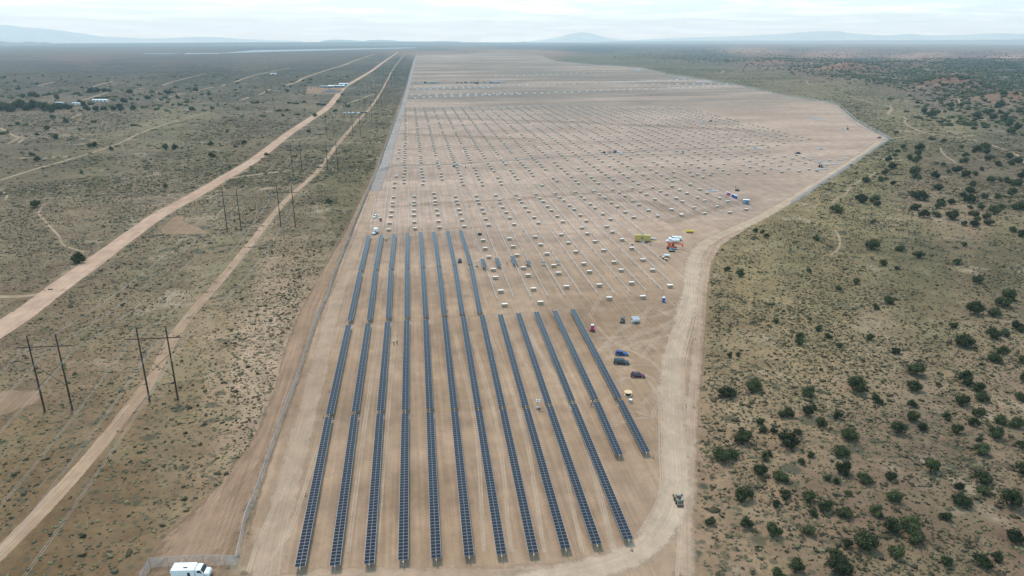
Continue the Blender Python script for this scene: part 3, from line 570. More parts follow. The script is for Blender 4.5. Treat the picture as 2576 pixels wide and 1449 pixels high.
T7 = [(188,505,85),(322,470,78),(610,497,80),(848,465,105),(1158,388,80),(1144,468,80),(948,537,62),(1403,428,80),(1396,550,65),(1485,480,55),(1495,530,60),(1560,327,65),(1398,237,90),(1545,205,65),(1615,200,50),(1605,290,60),(1455,75,80),(1557,95,60),(1600,40,80),(1625,5,85),(1665,155,60),(1690,180,40),(1343,160,40),(1012,33,45),(1700,340,50),(1700,430,50),(1690,527,60),(500,607,60),(470,618,50),(597,600,60),(628,580,35),(668,658,65),(755,625,45),(350,655,50),(370,695,40),(420,700,40),(548,710,40),(264,730,86),(495,745,105),(808,720,80),(1130,560,55),(1130,625,75),(1185,678,55),(1065,690,75),(1310,628,45),(1372,692,70),(1455,662,55),(1485,612,60),(1588,648,55),(1675,660,75),(1572,715,80),(1485,745,35),(1500,795,90),(1700,775,50),(150,820,110),(212,820,60),(770,803,80),(615,825,32),(567,860,40),(375,832,50),(403,822,30),(360,903,75),(455,928,80),(790,895,90),(888,948,75),(743,958,40),(703,945,40),(1230,880,100),(1495,940,80),(1700,895,60),(1028,933,60),(275,1033,90),(480,1027,50),(437,1072,45),(608,1038,75),(695,1088,80),(785,1118,75),(632,1125,45),(813,1020,40),(1042,1038,85),(1385,1055,90),(1377,988,45),(1500,1005,60),(1645,1057,110),(945,1110,65),(1315,1142,60),(1035,1190,85),(1135,1180,110),(1145,1245,80),(1658,1245,85),(100,1165,50),(275,1175,75),(412,1212,85),(603,1212,62),(900,1270,130),(805,1280,60),(1058,1332,85),(535,1385,90),(765,1385,120),(740,1330,60),(1490,1375,80),(1315,1370,60),(440,1440,80),(1568,1350,50),(560,215,45),(560,245,50),(655,172,40),(700,212,38),(918,220,40),(945,65,35),(435,137,35),(200,315,30),(240,308,28),(1050,290,40),(760,262,35)]
T6 = [(1378,687,75),(1485,682,80),(1503,722,50),(1417,550,60),(1555,497,50),(1207,755,85),(1600,450,55),(1580,405,50),(1622,372,35),(1640,345,35),(1683,318,40),(1795,320,65),(1725,395,50),(1765,410,50),(1787,392,40),(1785,355,50),(2123,372,50),(2118,412,60),(2210,330,60),(2180,345,40),(2095,315,40),(2430,382,50),(2350,430,40),(1760,490,90),(1770,520,60),(1900,520,60),(1925,600,65),(1610,570,50),(1520,545,50),(1560,540,35),(1742,645,55),(1800,660,100),(2105,660,60),(2150,690,80),(1940,730,70),(1950,700,60),(2020,705,50),(2250,665,55),(2350,665,50),(2410,550,60),(2300,545,70),(2365,550,35),(2450,635,80),(2490,560,70),(2510,525,50),(2470,570,60),(2065,480,60),(2120,510,60),(2190,505,40),(2150,620,60),(2175,580,50),(2000,490,40),(1962,440,40),(1910,425,30),(2325,765,80),(2375,740,50),(2220,742,60),(2150,740,40),(2035,802,90),(1912,795,50),(1828,792,80),(1765,740,60),(2190,790,55),(2165,785,45),(2270,805,60),(2290,850,60),(2205,820,50),(2115,856,50),(2185,865,60),(2460,742,50),(2510,735,70),(2455,902,50),(2520,930,60),(635,907,40),(1065,965,50),(1468,845,45),(1460,1012,90),(1665,1035,70),(1795,1082,60),(1542,1132,65),(2055,1128,55),(2115,1005,40),(1635,1172,35),(1015,1192,35),(1225,1310,45),(1350,1268,50),(525,1212,60),(440,1178,50),(2213,1253,75),(685,920,40),(715,945,40),(1348,497,30),(1825,60,60),(1880,85,70),(1920,70,40),(2180,160,40),(2200,90,60),(2270,75,50),(2320,110,45),(2130,150,40),(2400,110,60),(2430,150,70),(2480,180,60),(2300,60,50),(2500,60,50),(2020,20,60),(2090,18,50),(2370,20,60),(2250,160,40),(2440,205,60),(1625,208,30),(1885,255,30),(1970,270,35),(2255,310,60),(2275,350,50),(2290,395,60),(2350,435,50),(2235,470,40),(2440,430,50),(2490,408,60),(2530,500,50)]
T4 = [(563,1103,100),(268,403,50),(223,368,40),(258,725,60),(1495,292,38),(1496,375,50),(1175,590,38),(1177,320,50),(1238,320,40),(1730,287,38),(1885,365,30),(2325,702,42),(640,303,40),(675,303,40),(333,183,40),(398,245,45),(787,328,40),(670,135,30),(465,132,42),(370,103,42),(2230,90,40),(1355,47,35),(1505,38,25),(1710,100,28),(1865,92,30),(2003,87,25),(2107,82,28),(2303,97,24),(130,150,35),(178,152,32),(72,160,28),(265,222,32),(318,250,32),(350,218,30),(12,218,30),(45,210,30),(580,495,28),(945,157,28),(565,187,24),(1110,42,30),(1605,205,24),(2187,203,26),(1665,305,30),(1565,300,26),(75,40,80),(20,25,60),(200,35,70),(280,20,60),(330,30,60),(420,25,60),(490,35,50),(100,30,50),(620,45,50),(680,50,50),(800,45,45),(860,47,45),(945,42,45),(150,10,60),(590,15,40),(650,5,35),(850,20,35),(735,40,40)]
T1 = [(20,555,30),(0,768,90),(60,640,30),(130,632,35),(265,600,25),(18,690,25),(75,700,30),(170,690,45),(225,683,55),(255,688,50),(405,685,35),(410,703,45),(320,678,30),(355,672,30),(550,670,30),(578,678,35),(640,655,35),(665,653,50),(700,652,45),(755,650,40),(782,648,35),(575,725,35),(655,742,35),(600,750,35),(890,727,45),(820,713,30),(765,695,30),(830,692,30),(925,658,40),(940,660,40),(1092,657,35),(1010,672,25),(1060,700,40),(1195,660,45),(1220,665,40),(1250,660,25),(1148,672,25),(1405,642,35),(1352,635,25),(1270,625,22),(1500,672,32),(1225,643,20),(1205,735,22),(1150,755,22),(1240,750,20),(860,762,40),(965,778,40),(1127,780,30),(1200,793,28),(1377,783,40),(1530,775,30),(1340,753,25),(1295,748,28),(1705,778,28),(2060,790,28),(1962,713,16),(2192,793,14),(2172,735,14),(2108,587,20),(2178,578,16),(2237,567,16),(2170,610,16),(1813,660,16),(1925,657,22),(1528,600,18),(1690,690,18),(1285,698,30),(1340,710,26),(1385,706,24),(1158,712,26),(1190,697,30),(1212,714,24),(940,708,28),(990,712,24),(1040,770,24),(1058,758,20),(700,700,22),(795,760,30),(758,775,36),(740,780,30),(440,735,30),(415,662,26),(480,655,22),(400,735,30),(135,735,50),(150,760,60),(80,775,60),(85,790,50),(235,745,50),(245,770,60),(300,765,60),(350,770,50),(390,772,55),(440,775,50),(480,772,50),(370,792,60),(520,795,30),(575,793,26),(330,790,40),(180,785,30),(625,628,18),(800,622,20),(545,595,12),(1130,613,18),(1520,795,16)]
def zone(X, Y):
    if X < 1100:
        if Y > 900: return 'near the left power poles'
        if Y > 500: return 'beside the wide dirt road'
        if Y > 330: return 'left of the dirt road'
        if X < 260 and Y > 250: return 'in the homestead thicket'
        if Y > 250: return 'on the far left plain'
        return 'by the distant short tracks'
    if Y > 1200: return 'on sandy ground bottom right'
    if Y > 1000: return 'right of the haul road'
    if Y > 880: return 'on the right sandy rise'
    if Y > 700: return 'on the right grassy slope'
    if Y > 540: return 'on the right smooth field'
    if Y > 420: return 'in the right dense stand'
    if Y > 340: return 'beyond the right fence corner'
    return 'among the right badland hills'
trees = []
for L_, fx, fy in ((T7, lambda x: x/2.045+1738.8, lambda y: y/2.045+740.6), (T6, lambda x: x/2.813+1674.4, lambda y: y/2.813+257.6), (T4, lambda x: x/2.813, lambda y: y/2.813+257.6), (T1, lambda x: x/2.857, lambda y: y/2.857)):
    sc_ = {id(T7): 2.045, id(T6): 2.813, id(T4): 2.813, id(T1): 2.857}[id(L_)]
    for (x, y, w_) in L_: trees.append((fx(x), fy(y)+w_/sc_*.30, w_/sc_))
def place_tree(X, Y, wD, root=None):
    p = G(X, Y); zc = p.y*cp+(CAMH-p.z)*sp_; rad = wD*zc/FPX/2
    return p, rad
trees = sorted(trees, key=lambda t_: -t_[2])
zc_count = {}
ORD = ['nearest', 'second nearest', 'third nearest', 'fourth nearest', 'fifth nearest', 'sixth nearest', 'seventh nearest', 'eighth nearest', 'ninth nearest', 'tenth nearest', 'eleventh nearest', 'twelfth nearest']
def ordw(n):
    o = ['first', 'second', 'third', 'fourth', 'fifth', 'sixth', 'seventh', 'eighth', 'ninth', 'tenth', 'eleventh', 'twelfth', 'thirteenth', 'fourteenth', 'fifteenth', 'sixteenth', 'seventeenth', 'eighteenth', 'nineteenth']
    if n <= 19: return o[n-1]
    tens = ['twentieth', 'thirtieth', 'fortieth', 'fiftieth', 'sixtieth', 'seventieth', 'eightieth', 'ninetieth']; tw = ['twenty', 'thirty', 'forty', 'fifty', 'sixty', 'seventy', 'eighty', 'ninety']
    return tens[n//10-2] if n % 10 == 0 else tw[n//10-2]+'-'+o[n % 10-1]
ind = trees[:300]; rest = trees[300:]
ind.sort(key=lambda t_: -t_[1])
for k, (X, Y, wD) in enumerate(ind):
    p, rad = place_tree(X, Y, wD); me, tm = TV[k % 6]
    big = 'large' if rad > 2.7 else ('mid-sized' if rad > 1.9 else 'small'); z_ = zone(X, Y); c_ = zc_count.get((big, z_), 0)+1; zc_count[(big, z_)] = c_
    root = empty('juniper_tree', p, rng.random()*6.28); root.scale = (rad*rng.uniform(1.12, 1.34), rad*rng.uniform(.85, 1.2), rad*rng.uniform(.95, 1.35))
    tag(root, '%s dark juniper %s, %s from near side' % (big, z_, ordw(c_)), 'tree', 'juniper trees %s' % z_)
    cr_ = part('crown', me, root); part('trunk', tm, root)
# the rest, countless junipers of the far hills: one mass
far = [(*place_tree(*t_),) for t_ in rest]
fx_, fy_ = fan(150000, 700, 8000, -.5); X, Y = toD(fx_, fy_); hm = hillmask(fx_, fy_)
lim = np.interp(X, HX, HY)
keep = (X > 1400) & (rng.random(len(X)) < np.clip(hm, 0, 1)*.75*np.where(Y > 149, 1, .12)) 
keep2 = (X > 2230) & (Y > 240) & (Y < 345) & (rng.random(len(X)) < .16*np.clip((X-2230)/250, .1, 1)*(Y < np.interp(X, [2230, 2400, 2576], [285, 320, 345])))
keep3 = (X < 900) & (Y > 190) & (Y < 285) & (rng.random(len(X)) < .012)
kk = np.nonzero(keep | keep2 | keep3)[0]; b = on_clear(fx_[kk], fy_[kk]); kk = kk[~b]
tx = np.concatenate([fx_[kk], [f[0].x for f in far]]); ty = np.concatenate([fy_[kk], [f[0].y for f in far]])
tr_ = np.concatenate([rng.uniform(1.6, 3.6, len(kk)), [f[1] for f in far]])
o = tufts('juniper_woodland', tx, ty, tr_, .9, M['juniper'], 'scattered dark junipers covering the far hills and plain', 'trees')

# ------------------------------------------------------------------ solar trackers
PW, PL, PH = 2.2, 1.10, 1.5
mb = MB()
mb.box((0, 0, -.02), (PW-.02, PL-.03, .035), 0)
for sx in (-1, 1): mb.box((sx*(PW/2-.035), 0, .006), (.07, PL-.02, .022), 0)
for sy in (-1, 1): mb.box((0, sy*(PL/2-.045), .004), (PW-.14, .05, .018), 1)
mb.box((0, 0, .004), (.085, PL-.14, .018), 1)
for sx in (-1, 1): mb.box((sx*.535, 0, .001), (.975, PL-.145, .010), 2)
ME_mod = mb.mesh('solar_module', [M['frame'], M['back'], M['cell']])
ME_post = MB().box((0, 0, .72), (.16, .10, 1.5)).box((0, 0, 1.42), (.26, .2, .1)).mesh('post', M['galv'])
ME_motor = MB().box((0, 0, 1.18), (.35, .45, .32)).cyl((0, -.2, 1.3), (.35, -.2, 1.0), .06, n=6).mesh('drive_motor', M['grey'])
def tubemesh(L):
    return MB().cyl((0, 0, PH-.09), (0, L, PH-.09), .07, n=8).mesh('torque_tube', M['tube'])
def tracker(A, B, label, group, modules=True, npost=None, name='solar_tracker'):
    d = B-A; L = d.length; az_ = math.atan2(-d.x, d.y); root = empty(name, (A.x, A.y, gz(A.x, A.y)), az_)
    tag(root, label, 'solar row', group)
    o = MB().cyl((0, -.35, PH-.09), (0, L+.35, PH-.09), .075, n=8).build('torque_tube', M['galv'] if modules else M['tube'], root)
    n = max(1, int(L/PL)); st = (L-n*PL)/2
    if modules:
        for i in range(n): part('solar_module', ME_mod, root, (0, st+(i+.5)*PL, PH+.03))
    np_ = max(2, int(L/7.2)+1)
    for i in range(np_): part('post', ME_post, root, (0, L*i/(np_-1) if np_ > 1 else 0, 0))
    part('drive_motor', ME_motor, root, (0, L/2+.6, 0))
    return root
def GP(x, y): return Vector(G0(x, y, PH))
rowsL_bot = [(753.9,1427.9),(841.8,1423.2),(928.5,1418.6),(1014,1412.5),(1097.4,1407.4),(1180.6,1401.3),(1262.2,1397.5),(1343,1394),(1424.1,1383.4),(1503,1371.9),(1582.2,1358.6),(1558.2,1144.7),(1626.2,1137.8)]
rowsL_gap = [(828,1045.4),(892.8,1039.8),(956.5,1037.4),(1019.5,1034.7),(1081.3,1032.6),(1142.9,1029.7),(1203.2,1027.5),(1264,1025.5),(1322.8,1023.8),(1381,1018.5),(1440.2,1012.6),(1499,1008),(1557.5,1003.8)]
rowsL_top = [(877.3,816.6),(926.6,812),(975.5,808),(1023.2,804.6),(1071,802.7),(1118.6,799.8),(1165,795.8),(1212,792.6),(1258,790.5),(1303.6,787.8),(1348.4,783.8),(1394.3,780.6),(1439.6,777.7)]
rowsU_bot = [(880,807.3),(929.3,803.8),(976.8,800.6),(1024,797.9),(1070.6,795.3),(1117.3,792),(1162.6,788.9),(1207,786)]
rowsU_gap = [(906.5,682.4),(944.5,679.5),(983,677.5),(1024,675),(1063.5,672.5),(1104,670.5),(1144,668),(1184.5,665.7)]
rowsU_top = [(928,592),(960,590),(992,588.5),(1025,586),(1058,584),(1091,582.5),(1126,581),(1158,579)]
def seg(a, b, g0=0, g1=0):
    A, B = GP(*a), GP(*b); d = (B-A).normalized(); return A+d*g0*.7, B-d*g1*.7
for i in range(13):
    A, B = seg(rowsL_bot[i], rowsL_gap[i], 0, .9); tracker(A, B, 'navy panel row, front half of near block, %s from the left' % ordw(i+1), 'solar rows of the near block, front half')
    A, B = seg(rowsL_gap[i], rowsL_top[i], .9, 0); tracker(A, B, 'navy panel row, back half of near block, %s from the left' % ordw(i+1), 'solar rows of the near block, back half')
for i in range(8):
    A, B = seg(rowsU_bot[i], rowsU_gap[i], 0, .9); tracker(A, B, 'blue-grey panel row, front half of far block, %s from the left' % ordw(i+1), 'solar rows of the far block, front half')
    A, B = seg(rowsU_gap[i], rowsU_top[i], .9, 0); tracker(A, B, 'blue-grey panel row, back half of far block, %s from the left' % ordw(i+1), 'solar rows of the far block, back half')
# bare tube rows and pile field
P0 = GP(928, 592); P7 = GP(1158, 579); UD = Vector((math.sin(ROWAZ), math.cos(ROWAZ))); UP = Vector((UD.y, -UD.x))
PITCHR = (P7-P0).dot(UP)/7
FP = [(925, 560), (975, 583), (1172, 578), (1210, 784), (1455, 779), (1702, 764), (1665, 640), (1600, 560), (1720, 550), (1905, 530), (1850, 505), (1822, 440), (2062, 432), (2110, 408), (2000, 388), (1890, 378), (2060, 352), (2190, 342), (2150, 325), (2085, 300), (1900, 275), (1400, 266), (1014, 272), (994, 330), (978, 400), (958, 470)]
def inpoly(x, y, P):
    c = False; j = len(P)-1
    for i in range(len(P)):
        if (P[i][1] > y) != (P[j][1] > y) and x < (P[j][0]-P[i][0])*(y-P[i][1])/(P[j][1]-P[i][1])+P[i][0]: c = not c
        j = i
    return c
bare = []
for i in range(-3, 62):
    base = P0+UP*PITCHR*i; run = None
    # rows drift slightly so the near rows meet the finished block
    v = -110.0
    while v < 900:
        p = base+UD*v; X_, Y_ = toD(p.x, p.y, 0.0); ok = inpoly(X_, Y_, FP) and not (1090 < X_ < 2000 and abs(Y_-np.interp(X_, [962, 1060, 1148, 1300, 1500, 1620, 1800, 1930], [430, 415, 412, 402, 389, 381, 372, 365])) < 3.5)
        if ok and run is None: run = v
        if run is not None and (not ok or v-run >= 66):
            if v-run > 12: bare.append((i, run, v))
            run = None; v += 1.5 if ok else 0
            if ok: continue
        v += 1.5
bare.sort(key=lambda t_: (P0+UP*PITCHR*t_[0]+UD*t_[1]).length)
tubeME = {}
zcn = {}
SB = MB()
nt_ = 0
for (i, a, b_) in bare:
    A = P0+UP*PITCHR*i+UD*a; L = b_-a; key = round(L/3)*3; np_ = max(2, int(key/7.3)+1); X_, Y_ = toD(A.x, A.y)
    tubes = Y_ > 300 or X_ < 1500
    if nt_ < 300:
        nt_ += 1
        if key not in tubeME:
            far_ = MB().cyl((0, 0, PH-.09), (0, key, PH-.09), .08, n=6)
            for j in range(np_): far_.box((0, key*j/(np_-1), .7), (.16, .12, 1.42))
            tubeME[key] = (MB().cyl((0, 0, PH-.09), (0, key, PH-.09), .08, n=6).mesh('torque_tube', M['tube']), far_.mesh('pile_row', M['galv']))
        q = (i, int((a+110)//66)); zcn[i] = zcn.get(i, 0)+1
        lb = 'bare tracker tube on posts, lane %s from left, %s section from near end' % (ordw(i+4), ordw(zcn[i]))
        if nt_ <= 95:
            root = empty('tracker_frame', (A.x, A.y, gz(A.x, A.y)), -ROWAZ); part('torque_tube', tubeME[key][0], root)
            for j in range(np_): part('post', ME_post, root, (0, key*j/(np_-1), 0))
        else:
            root = bpy.data.objects.new('tracker_frame', tubeME[key][1]); C.objects.link(root); root.location = (A.x, A.y, gz(A.x, A.y)); root.rotation_euler = (0, 0, -ROWAZ)
        tag(root, lb, 'tracker frame', 'bare tracker tubes in the pile field')
    else:
        B = A+UD*L; za, zb = gz(A.x, A.y), gz(B.x, B.y)
        SB.cyl((A.x, A.y, za+PH-.09), (B.x, B.y, zb+PH-.09), .08, n=4)
        for j in range(np_):
            p = A+UD*L*j/(np_-1); SB.box((p.x, p.y, gz(p.x, p.y)+.7), (.16, .12, 1.42), rz=-ROWAZ)
tag(SB.build('distant_tracker_frames', M['galv']), 'far lanes of bare tracker tubes and posts', 'tracker frames', kind='stuff')
# first few modules already set on some bare rows
for k, (X_, Y_, n) in enumerate([(1220, 672, 12), (1256.5, 669, 12), (1297, 664, 12), (1331, 664, 5), (1367, 662, 2), (1404, 660, 2)]):
    A = GP(X_, Y_); B = A+UD*n*PL; d = UD
    root = empty('module_section', (A.x, A.y, 0), -ROWAZ)
    tag(root, 'short run of %s panels on a bare tube, %s from the left' % (['twelve', 'twelve', 'twelve', 'five', 'two', 'two'][k], ordw(k+1)), 'solar row', 'short panel runs in the pile field')
    MB().cyl((0, -.5, PH-.09), (0, n*PL+.5, PH-.09), .085, n=8).build('torque_tube', M['tube'], root)
    for i in range(n): part('solar_module', ME_mod, root, (0, (i+.5)*PL, PH+.05))
    part('post', ME_post, root, (0, -.2, 0)); 
# ------------------------------------------------------------------ crates of modules
CR5 = [(1216,1440),(1469,1423),(1188,1342),(1420,1327),(1152,1245),(1382,1229),(1135,1188),(1348,1176),(1104,1099),(1303,1086),(1078,1038),(1275,1024),(1064,980),(1248,968),(1955,1392),(2193,1383),(1654,1311),(1885,1299),(2112,1284),(2385,1305),(1597,1214),(1815,1203),(2039,1193),(2262,1192),(1564,1160),(1775,1147),(1989,1136),(2194,1119),(1515,1076),(1719,1062),(1915,1051),(2114,1037),(1471,1011),(1667,998),(1855,988),(2045,975),(1434,956),(1617,940),(1801,932),(1978,921),(396,905),(583,897),(755,888),(931,881),(1104,871),(1283,866),(1455,856),(1627,847),(1794,842),(1763,891),(1937,882),(403,857),(578,850),(749,844),(915,835),(1082,828),(1252,821),(1426,817),(1588,808),(1752,801),(1911,792),(2070,779),(2232,767),(2396,761),(1965,830),(2128,816),(2300,806),(2468,799),(411,809),(575,802),(743,797),(903,790),(1069,784),(1228,781),(1386,774),(1546,767),(1709,759),(1856,749),(2013,740),(2166,726),(416,774),(576,769),(735,763),(893,760),(1057,756),(1203,746),(1361,743),(1518,738),(1674,732),(1822,722),(1972,712),(2121,699),(2280,688),(2429,680),(2476,703),(423,734),(424,713),(575,728),(576,707),(724,724),(725,703),(885,720),(876,698),(1035,715),(1027,693),(1182,712),(1179,692),(1335,708),(1320,687),(1487,703),(1463,681),(1632,697),(1606,673),(1780,686),(1755,664),(1925,677),(1886,653),(2066,663),(2027,641),(2217,654),(2176,633),(2361,650),(2318,630),(2504,645),(2452,620),(431,673),(577,668),(723,672),(716,644),(870,668),(1015,663),(1153,659),(1297,656),(1437,650),(1576,643),(1717,636),(1846,628),(1982,618),(2120,608),(2262,604),(2399,593),(2528,583),(449,526),(440,570),(434,602),(470,330),(468,354),(462,394)]
CR6 = [(570,760),(453,782),(275,788),(110,797),(40,760),(202,748),(363,740),(442,703),(277,698),(227,676),(77,680),(118,703),(240,617),(98,622),(176,583),(292,643),(150,645),(384,680),(43,594),(1070,483),(945,488),(820,493),(700,500),(572,503),(445,507),(190,520),(62,528),(317,514),(30,1303)]
cr = [(x/2.813+837.2, y/2.813+257.6+2.6) for x, y in CR5]+[(x/2.813+1674.4, y/2.813+257.6+2.4) for x, y in CR6]
CW, CD_, CH = 2.35, 1.15, 1.4
MEc = MB().box((0, 0, .06), (CW, CD_, .12)).box((0, 0, CH/2+.06), (CW-.05, CD_-.05, CH-.08)).mesh('carton', M['card'])
MEl = MB().box((0, 0, CH+.035), (CW+.04, CD_+.04, .07)).box((-.5, 0, CH+.085), (.1, CD_+.05, .015)).mesh('lid', M['lid'])
MEw = MB().box((0, 0, .06), (CW, CD_, .12)).box((0, 0, CH/2+.06), (CW-.05, CD_-.05, CH-.08)).box((0, 0, CH+.035), (CW+.04, CD_+.04, .07), 1).mesh('module_crate', [M['card'], M['lid']])
pts = []
for X_, Y_ in cr: p = G(X_, Y_); pts.append((Vector((p.x, p.y)), True))
for k in range(0, 31):
    i = 2.6+2*k; v = 60.0+(k % 3)*3
    while v < 900:
        p = P0+UP*PITCHR*i+UD*v; X_, Y_ = toD(p.x, p.y)
        lim_ = 473 if X_ < 1700 else (436 if X_ > 1822 else 455)
        if Y_ < lim_-4 and inpoly(X_, Y_, FP) and rng.random() < .93: pts.append((p+UP*rng.normal(0, .35), False))
        v += rng.uniform(11.5, 15.5)+(18 if rng.random() < .06 else 0)
for (x0, y0, x1, y1, n) in [(1043.7, 223, 1240, 217, 14), (1045, 247.5, 1738, 221, 38), (1692, 222.5, 1828, 218.8, 10), (1036, 241, 1300, 236, 14), (1240, 217, 1738, 202, 30), (1560, 208, 1700, 203, 9), (1248, 193.5, 1537, 180.5, 18), (1052, 189, 1100, 188, 3), (1050, 226, 1230, 221, 12), (1600, 214, 1830, 212, 12)]:
    for j in range(n):
        p = G(x0+(x1-x0)*j/max(1, n-1)+rng.normal(0, 1.2), y0+(y1-y0)*j/max(1, n-1)+rng.normal(0, .35)); pts.append((Vector((p.x, p.y)), None))
pts.sort(key=lambda t_: t_[0].length)
# name crates by cross line (distance along the rows) and place within it
lines = {}
for q, (p, _) in enumerate(pts[:300]): lines.setdefault(int(((p-P0).dot(UD)+120)//13), []).append(q)
lab = {}
for li_, (kL, qs) in enumerate(sorted(lines.items())):
    for r_, q in enumerate(sorted(qs, key=lambda q_: (pts[q_][0]-P0).dot(UP))): lab[q] = 'cardboard crate with lid, %s from left in the %s cross line from front' % (ordw(r_+1), ordw(li_+1))
SBc = MB()
for q, (p, _) in enumerate(pts):
    z = gz(p.x, p.y); rz_ = -ROWAZ+rng.normal(0, .05)
    if q < 300:
        if q < 130:
            root = empty('module_crate', (p.x, p.y, z), rz_); part('carton', MEc, root); part('lid', MEl, root)
        else:
            root = bpy.data.objects.new('module_crate', MEw); C.objects.link(root); root.location = (p.x, p.y, z); root.rotation_euler = (0, 0, rz_)
        tag(root, lab[q], 'crate', 'cardboard module crates in the pile field')
    else:
        big_ = 1.0 if _ is not None else 1.9
        SBc.box((p.x, p.y, z+.6*big_), (CW*big_, CD_*big_, 1.2*big_), 0 if _ is not None else 1, rz_); SBc.box((p.x, p.y, z+1.24*big_), (CW*big_, CD_*big_, .09), 1, rz_)
tag(SBc.build('distant_crates', [M['card'], M['lid']]), 'countless far white-topped crates across the site', 'crates', kind='stuff')
# an opened crate showing dark modules
def open_crate(X_, Y_, lb):
    p = G(X_, Y_); root = empty('open_crate', p, -ROWAZ); tag(root, lb, 'crate')
    MB().box((0, 0, .07), (2.3, 1.2, .14)).box((-1.05, 0, .35), (.08, 1.1, .6)).box((1.05, 0, .35), (.08, 1.1, .6)).build('pallet', M['ply'], root)
    b_ = MB()
    for k in range(14): b_.box((0, -.5+k*.075, .7), (2.1, .045, 1.12))
    b_.build('module_stack', M['cell'], root)
open_crate(1207, 592, 'open black stack of modules on a pallet beyond the far panel block')

# ------------------------------------------------------------------ power lines
SPAN = []
def hframe(c, az_, gap, label, group):
    root = empty('power_pylon', (c.x, c.y, gz(c.x, c.y)), az_); tag(root, label, 'pylon', group); Hh = 24.5; arm = 20.8
    for sx in (-1, 1): MB().cyl((sx*gap/2, 0, -.3), (sx*gap/2, 0, Hh), .29, .19, 10).build('pole', M['wood'], root)
    MB().box((0, 0, arm), (gap*1.95, .2, .26)).build('crossarm', M['wood'], root)
    MB().cyl((-gap/2, .25, 8.2), (gap/2, .25, 15.6), .075, n=6).build('brace', M['wood'], root)
    MB().cyl((-gap/2, -.25, 15.6), (gap/2, -.25, 8.2), .075, n=6).build('brace', M['wood'], root)
    for sx in (-.92, 0, .92):
        b_ = MB()
        for k in range(6): b_.cyl((sx*gap, 0, arm-.3-.28*k), (sx*gap, 0, arm-.42-.28*k), .09, n=8)
        b_.cyl((sx*gap, 0, arm-.1), (sx*gap, 0, arm-2.0), .03, n=5); b_.build('insulator', M['galv'], root)
    return root
LB_ = [((111, 1037), (184, 1029)), ((571, 582.5), (608.6, 580.7)), ((736, 431), (760.7, 430)), ((822, 343), (840.5, 342.5)), ((867, 297.5), (881.5, 297.5)), ((904, 266), (919, 266)), ((925.6, 235), (936, 235)), ((944, 214), (953, 214))]
LA_ = [((376, 1012), (449, 1005)), ((706.7, 573), (743.7, 572)), ((825, 428.6), (850, 428)), ((888, 342.3), (907, 341.5)), ((920, 297.5), (935, 297.5)), ((948, 268), (960, 268)), ((964, 235), (974, 235)), ((976, 213.5), (985, 213.5))]
def pyl_line(L_, nm):
    cs = []
    for a, b_ in L_:
        A = G(*a); B = G(*b_); cs.append((A+B)/2)
    d0 = (cs[1]-cs[0]); cs_all = [cs[0]-d0.normalized()*205] + cs
    d = (cs[-1]-cs[2]).normalized()
    for k in range(1, 9): cs_all.append(Vector(cs[-1]+d*215*k))
    gap = (G(*L_[0][1])-G(*L_[0][0])).length
    for k, c in enumerate(cs_all):
        if k == 0: continue
        dd = cs_all[min(k+1, len(cs_all)-1)]-cs_all[k-1]; az_ = math.atan2(-dd.x, dd.y)
        hframe(c, az_, gap, 'dark wooden H-frame power pylon of the %s line, %s from the near end' % (nm, ordw(k)), 'H-frame pylons of the %s power line' % nm)
    dirs = (cs_all[2]-cs_all[0]).normalized(); pr = Vector((dirs.y, -dirs.x, 0))
    for off, zz, kind in [(-.92*gap, 18.7, 'conductor'), (0, 18.7, 'conductor'), (.92*gap, 18.7, 'conductor'), (-gap/2, 24.4, 'shield'), (gap/2, 24.4, 'shield')]:
        b_ = MB()
        for tw in ((-.24, .24) if kind == 'conductor' else (0,)):
            for k in range(len(cs_all)-3):
                A, B = cs_all[k], cs_all[k+1]; sag = 6.0 if kind == 'conductor' else 4.0; n = 14 if k < 5 else 7; prev = None
                for j in range(n+1):
                    t_ = j/n; p = A.lerp(B, t_)+pr*(off+tw); p.z = gz(p.x, p.y)+zz-sag*4*t_*(1-t_)
                    if prev is not None: b_.cyl(prev, p, .02 if kind == 'conductor' else .010, n=4, cap=False)
                    prev = p
        side = {-.92*gap: 'left', 0: 'middle', .92*gap: 'right', -gap/2: 'left', gap/2: 'right'}[off]
        tag(b_.build('power_cable', M['wire']), ('twin pale conductor hung at the %s of the crossarms, %s line' if kind == 'conductor' else 'thin shield wire along the %s pole tops, %s line') % (side, nm), 'cable', 'cables of the %s power line' % nm)
pyl_line(LB_, 'left'); pyl_line(LA_, 'right')

# ------------------------------------------------------------------ fences
def chain_mat():
    m = bpy.data.materials.new('chain_link'); m.use_nodes = True; t = m.node_tree; b = t.nodes['Principled BSDF']
    b.inputs['Base Color'].default_value = (.55, .60, .63, 1); b.inputs['Roughness'].default_value = .5; b.inputs['Metallic'].default_value = .2
    g = N(t, 'ShaderNodeNewGeometry'); n = N(t, 'ShaderNodeTexNoise', i_Scale=.06, i_Detail=3.0); t.links.new(g.outputs['Position'], n.inputs['Vector'])
    mr = N(t, 'ShaderNodeMapRange'); mr.inputs['From Min'].default_value = .35; mr.inputs['From Max'].default_value = .65; mr.inputs['To Min'].default_value = .25; mr.inputs['To Max'].default_value = .5; t.links.new(n.outputs['Fac'], mr.inputs['Value'])
    tr = N(t, 'ShaderNodeBsdfTransparent'); mxs = N(t, 'ShaderNodeMixShader'); t.links.new(mr.outputs[0], mxs.inputs[0]); t.links.new(tr.outputs[0], mxs.inputs[1]); t.links.new(b.outputs[0], mxs.inputs[2]); t.links.new(mxs.outputs[0], t.nodes['Material Output'].inputs['Surface']); return m
M['chain'] = chain_mat()
